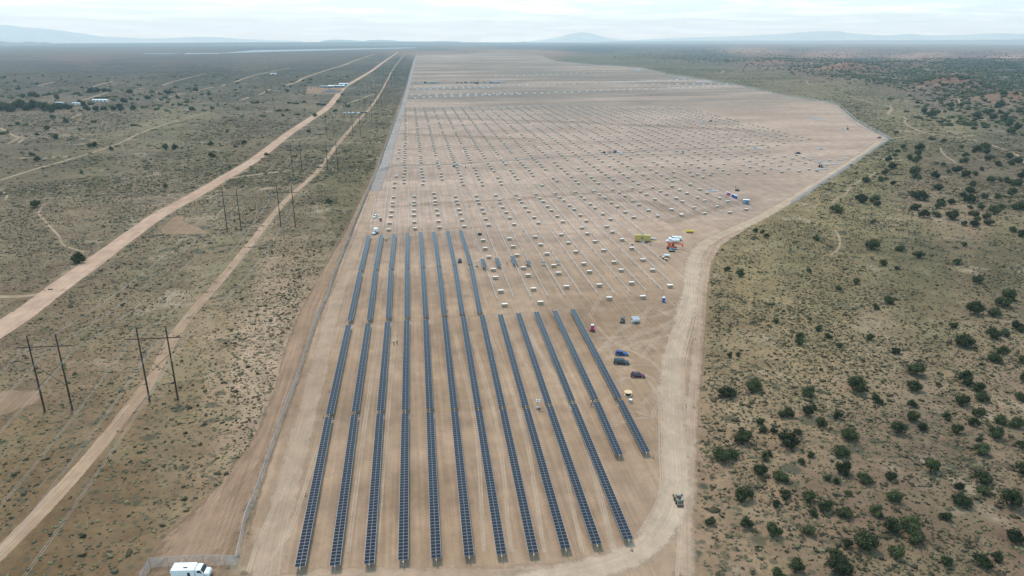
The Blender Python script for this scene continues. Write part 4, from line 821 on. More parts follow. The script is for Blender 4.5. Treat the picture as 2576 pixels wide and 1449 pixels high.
def fence(D, label, h=2.4, step=3.0, alpha=None, lead=None):
    P = [Vector(G(x, y).to_2d()) for x, y in D]; L = [0]
    for a, b_ in zip(P, P[1:]): L.append(L[-1]+(b_-a).length)
    def at(s):
        for i in range(len(P)-1):
            if s <= L[i+1] or i == len(P)-2:
                t_ = (s-L[i])/max(L[i+1]-L[i], 1e-6); return P[i].lerp(P[i+1], t_)
    o0 = P[0]; root = empty('chain_link_fence', (o0.x, o0.y, gz(o0.x, o0.y))); tag(root, label, 'fence'); loc0 = root.location.copy()
    n = int(L[-1]/step); pm = MB(); rl = MB(); st = MB(); cnt = 0
    post = MB().cyl((0, 0, -.1), (0, 0, h+.05), .05, n=6).mesh('post', M['galv'])
    prev = None
    for k in range(n+1):
        p = at(L[-1]*k/n); z = gz(p.x, p.y); q = Vector((p.x, p.y, z))-loc0
        if prev is not None:
            pm.add([prev+Vector((0, 0, .04)), q+Vector((0, 0, .04)), q+Vector((0, 0, h-.03)), prev+Vector((0, 0, h-.03))], [(0, 1, 2, 3)])
            rl.cyl(prev+Vector((0, 0, h)), q+Vector((0, 0, h)), .035, n=5)
        if k < 100: part('post', post, root, q)
        else: st.cyl(q, q+Vector((0, 0, h)), .05, n=4, cap=False)
        prev = q
    pm.build('wire_mesh', M['chain'], root); rl.build('top_rail', M['galv'], root)
    if st.f: tag(st.build('distant_posts', M['galv'], root), kind='stuff')
    return root
fence([(596, 1421)]+[(x-.5, y) for x, y in SL[2:-3]], 'long chain-link fence running away along the left side of the site')
fence([(596, 1422), (500, 1419), (440, 1424), (380, 1428)], 'short chain-link fence behind the white service truck')
fence([(379, 1429), (366, 1450), (350, 1490)], 'short chain-link fence return left of the white service truck')
fence([(1988, 514), (2050, 474.5), (2150, 409.5), (2240, 352)], 'chain-link fence rising to the right corner of the site')
fence([(2241, 351), (2192, 325), (2156, 305), (2107, 262), (2085, 257.5), (2011, 246), (1955, 236), (1843, 211), (1745, 195), (1675, 186), (1615, 170), (1454, 159), (1398, 153), (1375, 145)], 'chain-link fence along the far right edge beyond the corner', step=5)

# ------------------------------------------------------------------ vehicles
ME_tyre = {}
def wheel(root, x, y, r=.36, w_=.24):
    key = (r, w_)
    if key not in ME_tyre:
        ME_tyre[key] = (MB().cyl((0, -w_/2, 0), (0, w_/2, 0), r, n=16).mesh('tyre', M['rubber']), MB().cyl((0, -w_/2-.012, 0), (0, w_/2+.012, 0), r*.62, n=12).mesh('rim', M['rim']))
    wh = part('wheel', ME_tyre[key][0], root, (x, y, r)); part('rim', ME_tyre[key][1], wh); return wh
def lamps(root, L, W_, z, m1='lamp_w', m2='red'):
    for sy in (-1, 1):
        MB().box((L/2-.03, sy*(W_/2-.28), z), (.10, .30, .14)).build('headlight', M[m1], root); MB().box((-L/2+.03, sy*(W_/2-.2), z+.08), (.08, .18, .26)).build('taillight', M[m2], root)
def car(D, az_, col, L, W_, H_, label, style='suv', name='parked_car', cat='car', group=None):
    p = G(*D); root = empty(name, p, az_); tag(root, label, cat, group); hb = H_*.56; x0, x1 = -L/2, L/2
    body = [(x0+.02, .32), (x0, hb*.75), (x0+.08, hb), (x1-1.25, hb), (x1-.25, hb*.88), (x1, hb*.62), (x1-.04, .30), (x1-.6, .24), (x0+.5, .24)]
    MB().prof(body, W_).build('body', M[col], root, .05)
    if style == 'suv': c = (x0+.18, x1-1.55, x0+.30, x1-2.1)
    elif style == 'hatch': c = (x0+.25, x1-1.35, x0+.75, x1-2.15)
    else: c = (x0+.5, x1-1.4, x0+1.1, x1-2.2)
    if style == 'pickup': c = (x0+1.85, x1-1.35, x0+2.0, x1-1.95)
    a, b_, c_, d = c; wt = W_*.74; wb = W_*.93
    def fr(x0_, x1_, X0, X1, z0, z1, w0, w1): return [(x0_, -w0/2, z0), (x1_, -w0/2, z0), (x1_, w0/2, z0), (x0_, w0/2, z0), (X0, -w1/2, z1), (X1, -w1/2, z1), (X1, w1/2, z1), (X0, w1/2, z1)]
    FB = [(3, 2, 1, 0), (4, 5, 6, 7), (0, 1, 5, 4), (1, 2, 6, 5), (2, 3, 7, 6), (3, 0, 4, 7)]
    MB().add(fr(a, b_, c_, d, hb-.03, H_-.06, wb, wt), FB).build('windows', M['glass'], root, .03)
    rf = MB().box(((c_+d)/2, 0, H_-.03), (d-c_+.12, wt+.05, .07), top=.96)
    rf.build('roof', M[col], root, .02)
    pl = MB()
    for sy in (-1, 1):
        for t_ in (0, .42, 1): pl.cyl((a+(b_-a)*t_, sy*wb/2*.995, hb-.02), (c_+(d-c_)*t_, sy*(wt/2+.01), H_-.05), .045, n=5)
    pl.build('pillars', M[col], root)
    if style == 'pickup': MB().box((x0+.95, 0, hb+.02), (1.55, W_-.35, .06)).build('load_bed', M['black'], root)
    else:
        r2 = MB()
        for sy in (-1, 1): r2.cyl((c_+.2, sy*wt*.42, H_+.03), (d-.2, sy*wt*.42, H_+.03), .025, n=5)
        r2.build('roof_rail', M['silver'], root)
    for sx in (-1, 1):
        for sy in (-1, 1): wheel(root, (x1-.88 if sx > 0 else x0+.86), sy*(W_/2-.11), .37)
    for sy in (-1, 1): MB().box((b_+.1, sy*(W_/2+.06), hb+.1), (.16, .18, .13)).build('wing_mirror', M[col], root)
    lamps(root, L, W_, hb*.78); MB().box((x1+.0, 0, .36), (.1, W_*.9, .2)).build('bumper', M['black'], root)
    return root
car((1563.5, 893), R(-8), 'blue', 4.55, 1.85, 1.62, 'bright blue hatchback parked above the black car', 'hatch')
car((1563, 915), R(-9), 'graph', 5.3, 2.0, 1.85, 'long dark graphite off-road car parked between the blue and maroon ones', 'suv')
car((1604, 948), R(-7), 'maroon', 4.7, 1.85, 1.62, 'dark maroon hatchback parked nearest the cable reel', 'hatch')
car((943.2, 547), R(-100), 'white', 4.4, 1.8, 1.5, 'small white car facing the camera by the left fence', 'suv')
car((1151, 416), R(-5), 'white', 5.6, 2.0, 1.9, 'white pickup truck beside a dark buggy on the cross road', 'pickup', 'pickup_truck', 'pickup')
car((1557.5, 387), R(-5), 'white', 5.6, 2.0, 1.85, 'white pickup truck at the right end of a dark group on the cross road', 'pickup', 'pickup_truck', 'pickup')
car((1549, 384), R(175), 'black', 5.6, 2.0, 1.95, 'black pickup truck just behind the white one on the cross road', 'pickup', 'pickup_truck', 'pickup')
car((2065.2, 376), R(-3), 'white', 5.6, 2.0, 1.85, 'white pickup truck alone on the open ground near the right corner', 'pickup', 'pickup_truck', 'pickup')
car((2007, 387), R(3), 'maroon', 5.9, 2.0, 1.9, 'very dark maroon pickup truck on the open ground', 'pickup', 'pickup_truck', 'pickup')
car((2121.3, 326), R(-80), 'white', 5.0, 1.9, 1.85, 'white car parked beside the far pile driver', 'suv')
car((2211.3, 348), R(-150), 'black', 4.9, 1.9, 1.8, 'black car at the tip of the right fence corner', 'suv')
car((1765, 308), R(-80), 'white', 5.0, 1.9, 1.85, 'distant white car among the far piles', 'suv')
car((1520.9, 386), R(-60), 'graph', 3.4, 1.6, 1.9, 'dark buggy left of the trailer on the cross road', 'suv', 'work_buggy', 'buggy')
car((1718, 385), R(60), 'graph', 3.2, 1.6, 1.9, 'dark buggy alone at the right of the cross road', 'suv', 'work_buggy', 'buggy')
car((1842, 216), R(-80), 'white', 5.5, 2.0, 2.0, 'tiny white pickup at the far right fence', 'pickup', 'pickup_truck', 'pickup')
car((1036, 216.5), R(-80), 'black', 4.6, 1.8, 1.8, 'dark far vehicle on the left gravel road', 'suv')

def buggy(D, az_, label, roof='graph'):
    p = G(*D); root = empty('utility_buggy', p, az_); tag(root, label, 'buggy'); L, W_ = 3.0, 1.55
    MB().prof([(-1.5, .35), (-1.5, .85), (-.35, .85), (-.3, .55), (.45, .55), (.55, .95), (1.35, .85), (1.5, .55), (1.45, .32)], W_).build('body', M['black'], root, .04)
    MB().box((0.0, 0, 1.95), (1.5, 1.4, .07)).build('roof', M[roof], root, .02)
    fr_ = MB()
    for x_, X_ in ((-.65, -.6), (.7, .5)):
        for sy in (-1, 1): fr_.cyl((x_, sy*.68, .8), (X_, sy*.62, 1.93), .035, n=6)
    fr_.build('roll_cage', M['black'], root); MB().box((.62, 0, 1.35), (.04, 1.2, .75), ry=R(-12)).build('windscreen', M['glass'], root)
    for sy in (-.33, .33): MB().box((-.15, sy, .75), (.5, .5, .16)).box((-.4, sy, 1.05), (.12, .5, .55)).build('seat', M['black'], root, .04)
    MB().box((-1.05, 0, .93), (.95, 1.35, .10)).box((-1.5, 0, 1.05), (.06, 1.35, .28)).build('cargo_bed', M['grey'], root)
    MB().box((1.0, 0, .95), (.5, .9, .06)).build('bonnet', M['grey'], root)
    for sx in (-1, 1):
        for sy in (-1, 1): wheel(root, sx*1.0, sy*.68, .33, .26)
    return root
buggy((1566, 811), R(-105), 'black work buggy with grey roof next to the solar trailer')
buggy((1156.8, 660), R(-95), 'black work buggy between two panel rows of the far block')
buggy((1142, 420), R(200), 'dark buggy parked against the white pickup on the cross road')

def utility_truck(D, az_, label, L=7.2):
    """white cab with a tall box body"""
    p = G(*D); root = empty('service_truck', p, az_); tag(root, label, 'truck'); W_ = 2.4
    MB().box((-.2, 0, .62), (L-.4, .9, .22)).build('chassis', M['black'], root)
    MB().prof([(-L/2, .85), (-L/2, 2.35), (-L/2+.15, 2.6), (L/2-2.85, 2.6), (L/2-2.75, 2.35), (L/2-2.75, .85)], W_, inset=.03).build('box_body', M['white'], root, .08)
    MB().box((-.9, -W_*.18, 2.63), (.85, .32, .06)).build('roof_hatch', M['glass'], root)
    MB().box((-.1, -W_/2-.005, 1.45), (.55, .05, 1.0)).build('side_door', M['black'], root)
    MB().prof([(L/2-2.65, .7), (L/2-2.65, 2.35), (L/2-2.5, 2.45), (L/2-1.55, 2.45), (L/2-1.0, 1.62), (L/2-.95, .7)], W_*.88, inset=.04).build('cab', M['white'], root, .06)
    MB().prof([(L/2-1.0, .7), (L/2-1.0, 1.62), (L/2-.2, 1.45), (L/2, 1.2), (L/2, .6)], W_*.80, inset=.06).build('bonnet', M['white'], root, .06)
    MB().add([(L/2-1.5, -.88, 2.40), (L/2-.98, -.92, 1.66), (L/2-.98, .92, 1.66), (L/2-1.5, .88, 2.40)], [(0, 1, 2, 3)]).add([(L/2-1.46, -.88, 2.42), (L/2-.94, -.92, 1.68), (L/2-.94, .92, 1.68), (L/2-1.46, .88, 2.42)], [(3, 2, 1, 0)]).build('windscreen', M['glass'], root)
    for sy in (-1, 1):
        MB().box((L/2-1.85, sy*W_*.442, 1.98), (.75, .03, .55)).build('side_window', M['glass'], root)
        MB().box((L/2-1.35, sy*(W_*.44+.18), 1.9), (.1, .22, .4)).build('wing_mirror', M['black'], root)
    for x_ in (-L/2+1.5, L/2-.95):
        for sy in (-1, 1): wheel(root, x_, sy*(W_/2-.2), .48, .3)
    lamps(root, L, W_*.85, 1.05); MB().box((L/2+.04, 0, .65), (.14, W_*.85, .26)).build('bumper', M['grey'], root)
    return root
utility_truck((484, 1450), R(2), 'white box-bodied service truck at the bottom left inside the fence corner', 7.6)

def crew_truck(D, az_, label, n=''):
    p = G(*D); root = empty('utility_truck', p, az_); tag(root, label, 'truck', 'white utility trucks side by side in the yard'); L, W_ = 7.0, 2.2
    MB().box((-.2, 0, .6), (L-.5, .9, .22)).build('chassis', M['black'], root)
    MB().box((-1.5, 0, 1.45), (3.9, W_, 1.15)).build('service_body', M['white'], root, .04)
    MB().box((-2.0, -W_/2-.005, 1.5), (.9, .03, .6)).box((-.6, -W_/2-.005, 1.5), (.5, .03, .45)).build('locker_door', M['grey'], root)
    MB().cyl((-2.4, 0, 2.0), (-.4, 0, 2.45), .14, n=8).build('crane_arm', M['white'], root)
    MB().prof([(.55, .6), (.55, 2.05), (.75, 2.15), (1.75, 2.15), (2.25, 1.45), (2.3, .6)], W_*.9, inset=.04).build('cab', M['white'], root, .05)
    MB().prof([(2.25, .6), (2.25, 1.42), (3.2, 1.28), (3.45, 1.05), (3.45, .5)], W_*.88, inset=.06).build('bonnet', M['white'], root, .05)
    MB().add([(1.8, -.8, 2.12), (2.3, -.88, 1.48), (2.3, .88, 1.48), (1.8, .8, 2.12)], [(0, 1, 2, 3)]).build('windscreen', M['glass'], root)
    for sy in (-1, 1): MB().box((1.35, sy*W_*.452, 1.75), (.85, .03, .42)).build('side_window', M['glass'], root)
    for x_ in (-1.7, 2.6):
        for sy in (-1, 1): wheel(root, x_, sy*(W_/2-.15), .42, .3)
    lamps(root, L, W_*.9, .95); return root
crew_truck((1692, 610), R(173), 'white utility truck with crane arm, nearer of the pair in the yard')
crew_truck((1698, 604), R(173), 'white utility truck, farther of the pair in the yard')

p = G(944, 588); root = empty('flatbed_truck', p, R(-97)); tag(root, 'white flatbed truck with dark load facing the camera by the left fence', 'truck')
MB().box((-.3, 0, .55), (6.2, .9, .22)).build('chassis', M['black'], root)
MB().box((-1.6, 0, 1.9), (2.6, 2.1, 2.1)).build('box_body', M['white'], root, .05); MB().box((1.0, 0, 1.0), (2.2, 1.9, .18)).build('deck', M['grey'], root); MB().box((1.0, 0, 1.3), (1.8, 1.3, .5)).build('load', M['glass'], root, .05)
MB().box((2.6, 0, .95), (1.0, 1.85, .75)).build('bonnet', M['white'], root, .08)
for x_ in (-1.8, 2.2):
    for sy in (-1, 1): wheel(root, x_, sy*.9, .42, .28)
lamps(root, 6.2, 1.9, .85)

# skid-steer style loader coming down the haul road
p = G(1706, 1262); root = empty('compact_loader', p, R(-88)); root.scale = (.9, .9, .9); tag(root, 'tan compact loader with cab driving down the haul road', 'loader')
MB().prof([(-1.3, .45), (-1.3, 1.25), (-.9, 1.4), (.9, 1.15), (1.0, .45)], 1.35).build('body', M['tan'], root, .05)
MB().prof([(-.75, 1.2), (-.7, 2.15), (.35, 2.15), (.7, 1.15)], 1.05, inset=.04).build('cab', M['brown'], root, .04)
MB().box((-.2, 0, 2.2), (1.15, 1.15, .1)).build('roof', M['tan'], root, .03)
MB().box((-1.15, 0, 1.55), (.6, .7, .45)).build('engine_cover', M['grey'], root, .05)
for sy in (-1, 1):
    MB().cyl((-1.1, sy*.72, 1.5), (1.0, sy*.62, 1.35), .08, n=6).cyl((1.0, sy*.62, 1.35), (1.75, sy*.5, .5), .08, n=6).build('lift_arm', M['tan'], root)
    MB().box((-.95, sy*1.15, 1.35), (.55, .42, .5)).build('side_box', M['brown'], root, .03)
    MB().cyl((1.1, sy*.5, 1.5), (1.22, sy*.5, 1.46), .13, n=10).build('headlight', M['lamp_w'], root)
MB().box((2.0, 0, .35), (.5, 1.7, .5)).box((2.4, 0, .14), (.7, 1.7, .06)).build('bucket', M['brown'], root)
for x_ in (-.85, .85):
    for sy in (-1, 1): wheel(root, x_, sy*.85, .42, .34)

# portable toilets
def toilet(D, az_, col, label, group=None, roofc='white', trailer=False):
    p = G(*D); root = empty('portable_toilet', p, az_); tag(root, label, 'toilet', group); z0 = .45 if trailer else 0
    MB().box((0, 0, z0+1.05), (1.12, 1.12, 2.0)).box((0, 0, z0+.06), (1.2, 1.2, .12)).build('cabin', M[col], root, .03)
    MB().box((0, 0, z0+2.16), (1.22, 1.22, .22), top=.8).build('roof', M[roofc], root, .03)
    MB().box((0, -.575, z0+1.05), (.72, .03, 1.8)).build('door', M[col], root); MB().cyl((.4, .4, z0+2.1), (.4, .4, z0+2.6), .05, n=6).build('vent_pipe', M['white'], root)
    if trailer:
        MB().box((0, .2, .36), (1.5, 2.2, .14)).cyl((0, -1.0, .36), (0, -2.1, .34), .05, n=6).build('trailer_frame', M['black'], root)
        for sx in (-1, 1): w_ = part('wheel', MB().cyl((sx*.85-.1, 0, .34), (sx*.85+.1, 0, .34), .34, n=14).mesh('wheel', M['rubber']), root); MB().box((sx*.85, 0, .74), (.3, .9, .05)).build('mudguard', M['pink'], root)
    return root
toilet((1490, 833), 0, 'pink', 'crimson portable toilet with white roof on a wheeled trailer', trailer=True)
toilet((1669, 760), R(-8), 'toiblue', 'single blue portable toilet at the near right end of the bare tubes')
toilet((957.8, 556), R(-8), 'brown', 'brown portable toilet near the small white car by the left fence')
toilet((1828.6, 490.3), R(-8), 'pink', 'crimson portable toilet, left one of the pair', 'crimson portable toilets'); toilet((1833.8, 491.6), R(-8), 'pink', 'crimson portable toilet, right one of the pair', 'crimson portable toilets')
for k, (a, b_) in enumerate([(1842.9, 495.5), (1845.9, 497), (1848.9, 498.6), (1852, 500.2)]): toilet((a, b_), R(-8), 'toiblue', 'blue portable toilet, %s from the left in the row of four' % ordw(k+1), 'row of blue portable toilets')
p = G(1876.5, 513.5); root = empty('office_trailer', p, R(-14)); tag(root, 'grey-blue box trailer beside the row of toilets', 'trailer')
MB().box((0, 0, 1.75), (4.2, 2.5, 2.6)).build('body', M['greyblue'], root, .05); MB().box((0, 0, 3.09), (4.3, 2.6, .1)).build('roof', M['white'], root); MB().box((.6, -1.27, 1.6), (.9, .04, 1.9)).build('door', M['toiblue'], root)
MB().box((-2.6, 0, .5), (1.1, .12, .12)).build('drawbar', M['black'], root)
for sy in (-1, 1): wheel(root, .3, sy*1.1, .38, .26)

# solar charging trailer
p = G(1598, 812); root = empty('solar_trailer', p, R(12)); tag(root, 'silver solar light trailer with tilted white panel roof', 'trailer')
MB().box((0, 0, .62), (2.9, 1.1, .5)).build('battery_box', M['silver'], root, .04); MB().box((-1.95, 0, .45), (1.1, .12, .12)).build('drawbar', M['grey'], root)
MB().box((.15, .1, 1.95), (2.9, 2.2, .08), rx=R(16), ry=R(3)).build('panel_roof', M['silver'], root); MB().box((.1, .85, 2.28), (2.7, .16, .07)).build('folded_mast', M['lid'], root)
pm_ = MB()
for x_ in (-.9, .9): pm_.cyl((x_, 0, .8), (x_, .1, 1.9), .05, n=6)
pm_.build('support_leg', M['grey'], root)
for sy in (-1, 1): wheel(root, .4, sy*.7, .33, .2)
wheel(root, 1.5, -.5, .3, .2)

# light towers
def light_tower(D, label):
    p = G(*D); root = empty('light_tower', p, R(-10)); tag(root, label, 'light tower', 'four-lamp light towers')
    MB().box((0, 0, .5), (.9, .7, .55)).build('generator', M['grey'], root, .05); MB().cyl((0, 0, .7), (0, 0, 3.0), .07, .05, 8).build('mast', M['galv'], root)
    w_ = part('wheel', MB().cyl((.55, -.3, .3), (.55, -.12, .3), .3, n=12).mesh('wheel', M['rubber']), root)
    for sx in (-.42, .42):
        for k in (0, 1): MB().cyl((sx, -.12, 2.45+.62*k), (sx, .08, 2.55+.62*k), .27, n=12).build('lamp', M['lamp_w'], root)
    MB().box((0, .05, 2.55), (.9, .05, .05)).box((0, .05, 3.15), (.9, .05, .05)).build('lamp_bar', M['galv'], root)
light_tower((1353, 1029), 'four-lamp light tower between panel rows of the near block'); light_tower((1198, 671), 'four-lamp light tower beside the short panel runs')
light_tower((1826, 496), 'four-lamp light tower in front of the crimson toilets')

# cable reel, bin
def reel(D, label, r=.95, axis='v'):
    p = G(*D); root = empty('cable_reel', p); tag(root, label, 'cable reel')
    MB().cyl((0, 0, 1.12), (0, 0, 1.2), r, n=24).build('flange', M['ply'], root); MB().cyl((0, 0, .02), (0, 0, .1), r, n=24).build('flange', M['ply'], root); MB().cyl((0, 0, .1), (0, 0, 1.12), r*.68, n=16).build('wound_cable', M['black'], root)
reel((1580, 994), 'wooden cable reel lying flat beside the last panel row', 1.25)
reel((1668, 652), 'smaller wooden reel by the white tank trailer, left one', .8); reel((1676, 656), 'smaller wooden reel by the white tank trailer, right one', .8); reel((1598.5, 602), 'small wooden reel at the corner of the khaki container', .7); reel((1589.5, 617), 'pale cable reel just above a crate near the khaki container', .8)
p = G(1586, 1012); root = empty('waste_bin', p); tag(root, 'pale grey round bin below the wooden cable reel', 'bin'); MB().cyl((0, 0, 0), (0, 0, .95), .42, .5, 16).build('drum', M['grey'], root); MB().cyl((0, 0, .95), (0, 0, 1.02), .54, n=16).build('lid', M['lid'], root)

# yard: khaki container, tank, rig ...
p = G(1616, 607); root = empty('fuel_container', p, R(-7)); tag(root, 'large khaki yellow container with black emblem in the yard', 'container')
MB().box((0, 0, 2.05), (8.4, 2.4, 3.2)).build('body', M['khaki'], root, .04); MB().cyl((0, 0, 3.66), (0, 0, 3.78), .95, n=20).build('roof_vent', M['tan'], root); MB().box((-.3, -1.215, 2.2), (.95, .03, .8)).box((-.3, -1.215, 1.5), (.3, .03, .35)).build('emblem', M['brown'], root)
sk_ = MB()
for x_ in (-3.9, -1.6, 1.6, 3.9): sk_.box((x_, 0, .22), (.3, 2.2, .45))
sk_.build('skid', M['black'], root)
p = G(1641, 603); root = empty('flat_trailer', p, R(-8)); tag(root, 'grey flat trailer behind the khaki container', 'trailer')
MB().box((0, 0, .8), (4.2, 1.9, .14)).box((2.6, 0, .75), (1.2, .15, .12)).build('deck', M['grey'], root); 
for sy in (-1, 1): wheel(root, -.3, sy*1.0, .38, .25)
p = G(1623, 611.5); root = empty('hose_reel_cart', p, R(5)); tag(root, 'dark cart with pale round reel before the khaki container', 'cart')
MB().box((.5, 0, .55), (1.6, 1.0, .5)).build('body', M['black'], root, .04); MB().cyl((-.9, -.35, .75), (-.9, .35, .75), .62, n=16).build('reel', M['silver'], root); wheel(root, .7, -.55, .32, .2); wheel(root, .7, .55, .32, .2)
p = G(1644, 617.5); root = empty('steel_frame', p, R(-8)); tag(root, 'small upright steel frame standing right of the cart', 'frame')
MB().box((-.5, 0, .8), (.1, .1, 1.6)).box((.5, 0, .8), (.1, .1, 1.6)).box((0, 0, 1.6), (1.1, .1, .1)).box((0, 0, .1), (1.1, .8, .1)).build('frame', M['grey'], root); MB().cyl((-1.6, -.3, .3), (-1.6, .3, .3), .3, n=10).build('wheel', M['rubber'], root)
def tank(D, az_, col, label, L, r, wheels=False):
    p = G(*D); root = empty('storage_tank', p, az_); tag(root, label, 'tank'); z = r+(.6 if wheels else .25)
    MB().cyl((-L/2, 0, z), (L/2, 0, z), r, n=20).cyl((-L/2-.25, 0, z), (-L/2, 0, z), r*.6, r, 20).cyl((L/2, 0, z), (L/2+.25, 0, z), r, r*.6, 20).build('tank', M[col], root)
    MB().box((0, 0, .22 if not wheels else .5), (L*.95, r*1.5, .2)).build('cradle', M['black'], root); MB().cyl((0, 0, z+r-.05), (0, 0, z+r+.12), .25, n=10).build('hatch', M[col], root)
    if wheels:
        for sy in (-1, 1): wheel(root, .3, sy*r*1.05, .36, .24)
        MB().box((-L/2-1.1, 0, .5), (1.6, .1, .1)).box((-L/2-1.9, 0, .5), (.5, .5, .5)).build('drawbar', M['black'], root)
tank((1735, 586), R(-3), 'yellow', 'bright yellow tank alone on the open ground above the yard', 3.9, .75); tank((1677, 648), R(-6), 'white', 'white tank trailer below the orange drill rig', 2.6, .62, True)
# tracked drilling rigs / pile drivers
def rig(D, az_, col, label, mast_up, s=1.0):
    p = G(*D); root = empty('pile_rig', p, az_); root.scale = (s, s, s); tag(root, label, 'pile rig')
    for sy in (-1, 1):
        t_ = MB().prof([(-1.9, .0), (-2.2, .4), (-1.9, .8), (1.9, .8), (2.2, .4), (1.9, .0)], .5, inset=.02, y0=sy*.95); t_.build('track', M['rubber'], root)
    MB().box((-.2, 0, 1.15), (3.2, 1.9, .75)).build('hull', M[col], root, .05); MB().box((-1.1, .3, 1.85), (1.2, 1.2, .7)).build('engine_cover', M[col], root, .05); MB().box((.3, -.5, 1.95), (.9, .8, .95)).build('cab', M['glass'], root, .04)
    if mast_up: MB().box((1.9, 0, 3.1), (.3, .45, 5.2)).box((1.95, 0, 1.4), (.6, .6, .7)).build('mast', M[col if s > 1 else 'brown'], root)
    else: MB().box((1.2, 0, 2.35), (6.4, .5, .45), ry=R(4)).box((4.3, 0, 1.6), (.5, .9, 1.1)).build('mast', M['orange' if col == 'orange' else 'grey'], root)
    return root
rig((1690, 626), R(-10), 'orange', 'orange drill rig with folded mast in the yard', False, 1.25); rig((1690, 633), R(-8), 'grey', 'dark tracked carrier in front of the orange drill rig', False, .75)
rig((1854.4, 480.5), R(150), 'brown', 'dark tracked pile rig above the portable toilets', True, .7); rig((2132.2, 325.5), R(80), 'black', 'black pile rig with upright mast near the right corner', True, .8)
rig((2064.6, 421), R(-20), 'maroon', 'dark red tracked rig on the open ground near the right fence', False, 1.0); rig((1171.3, 423), R(-85), 'brown', 'small brown tracked carrier right of the white pickup', True, .5)
rig((1787.4, 306), R(20), 'maroon', 'distant dark red tracked rig among the far piles', True, .8); rig((1200, 210.5), R(20), 'brown', 'far brown pile rig with raised mast in the distant line of machines', True, 1.8)
p = G(1533.4, 384); root = empty('equipment_trailer', p, R(-5)); tag(root, 'black flat trailer carrying posts, between buggy and black pickup', 'trailer')
b_ = MB().box((0, 0, .8), (5.0, 2.0, .2)); b_.build('deck', M['black'], root); b_ = MB()
for k in range(4): b_.cyl((-1.8+k*1.1, .3, .9), (-1.8+k*1.1, .3, 2.4), .07, n=5)
b_.build('stake', M['brown'], root); wheel(root, -.3, -1.0); wheel(root, -.3, 1.0)
# far machines
for k, (X_, c_, L_, H_) in enumerate([(1047.4, 'grey', 8, 2.4), (1070.4, 'black', 8, 4.5), (1104, 'grey', 9, 2.2), (1151, 'brown', 5, 4), (1161, 'black', 5, 3.2), (1172, 'graph', 7, 4.5), (1187, 'greyblue', 7, 3.5), (1194, 'brown', 6, 3.5), (1220, 'grey', 9, 2.6), (1236, 'graph', 7, 3.8)]):
    p = G(X_, 210-k*.1); root = empty('work_machine', p, R(-6)); tag(root, 'tiny distant machine in the far line beyond the crates, %s from the left' % ordw(k+1), 'machine', 'far line of machines')
    MB().box((0, 0, H_*.35), (L_, 2.6, H_*.5)).build('body', M[c_], root, .2); MB().box((-L_*.2, 0, H_*.75), (L_*.4, 2.2, H_*.4)).build('cab', M['glass'], root, .1)
    for sx in (-1, 1): wheel(root, sx*L_*.32, -1.2, .6, .4); wheel(root, sx*L_*.32, 1.2, .6, .4)
def box_trailer(D, az_, L, W_, H_, col, label, name='container', z0=0, cat='container', group=None):
    p = G(*D); root = empty(name, p, az_); tag(root, label, cat, group); MB().box((0, 0, z0+H_/2), (L, W_, H_)).build('body', M[col], root, .05); MB().box((0, 0, z0+H_+.06), (L+.1, W_+.1, .12)).build('roof', M['white'], root)
    MB().box((L*.2, -W_/2-.02, z0+H_*.45), (1.0, .05, H_*.8)).build('door', M['glass'], root); MB().box((0, 0, z0*.5+.01), (L*.9, W_*.8, max(.02, z0*.98))).build('skid', M['black'], root); return root
box_trailer((1088.4, 210), R(-5), 20, 4, 3.4, 'greyblue', 'long white-roofed container in the far line of machines, left one', z0=.3); box_trailer((1247, 209), R(-5), 24, 4, 3.4, 'grey', 'long white-roofed container in the far line of machines, right one', z0=.3)
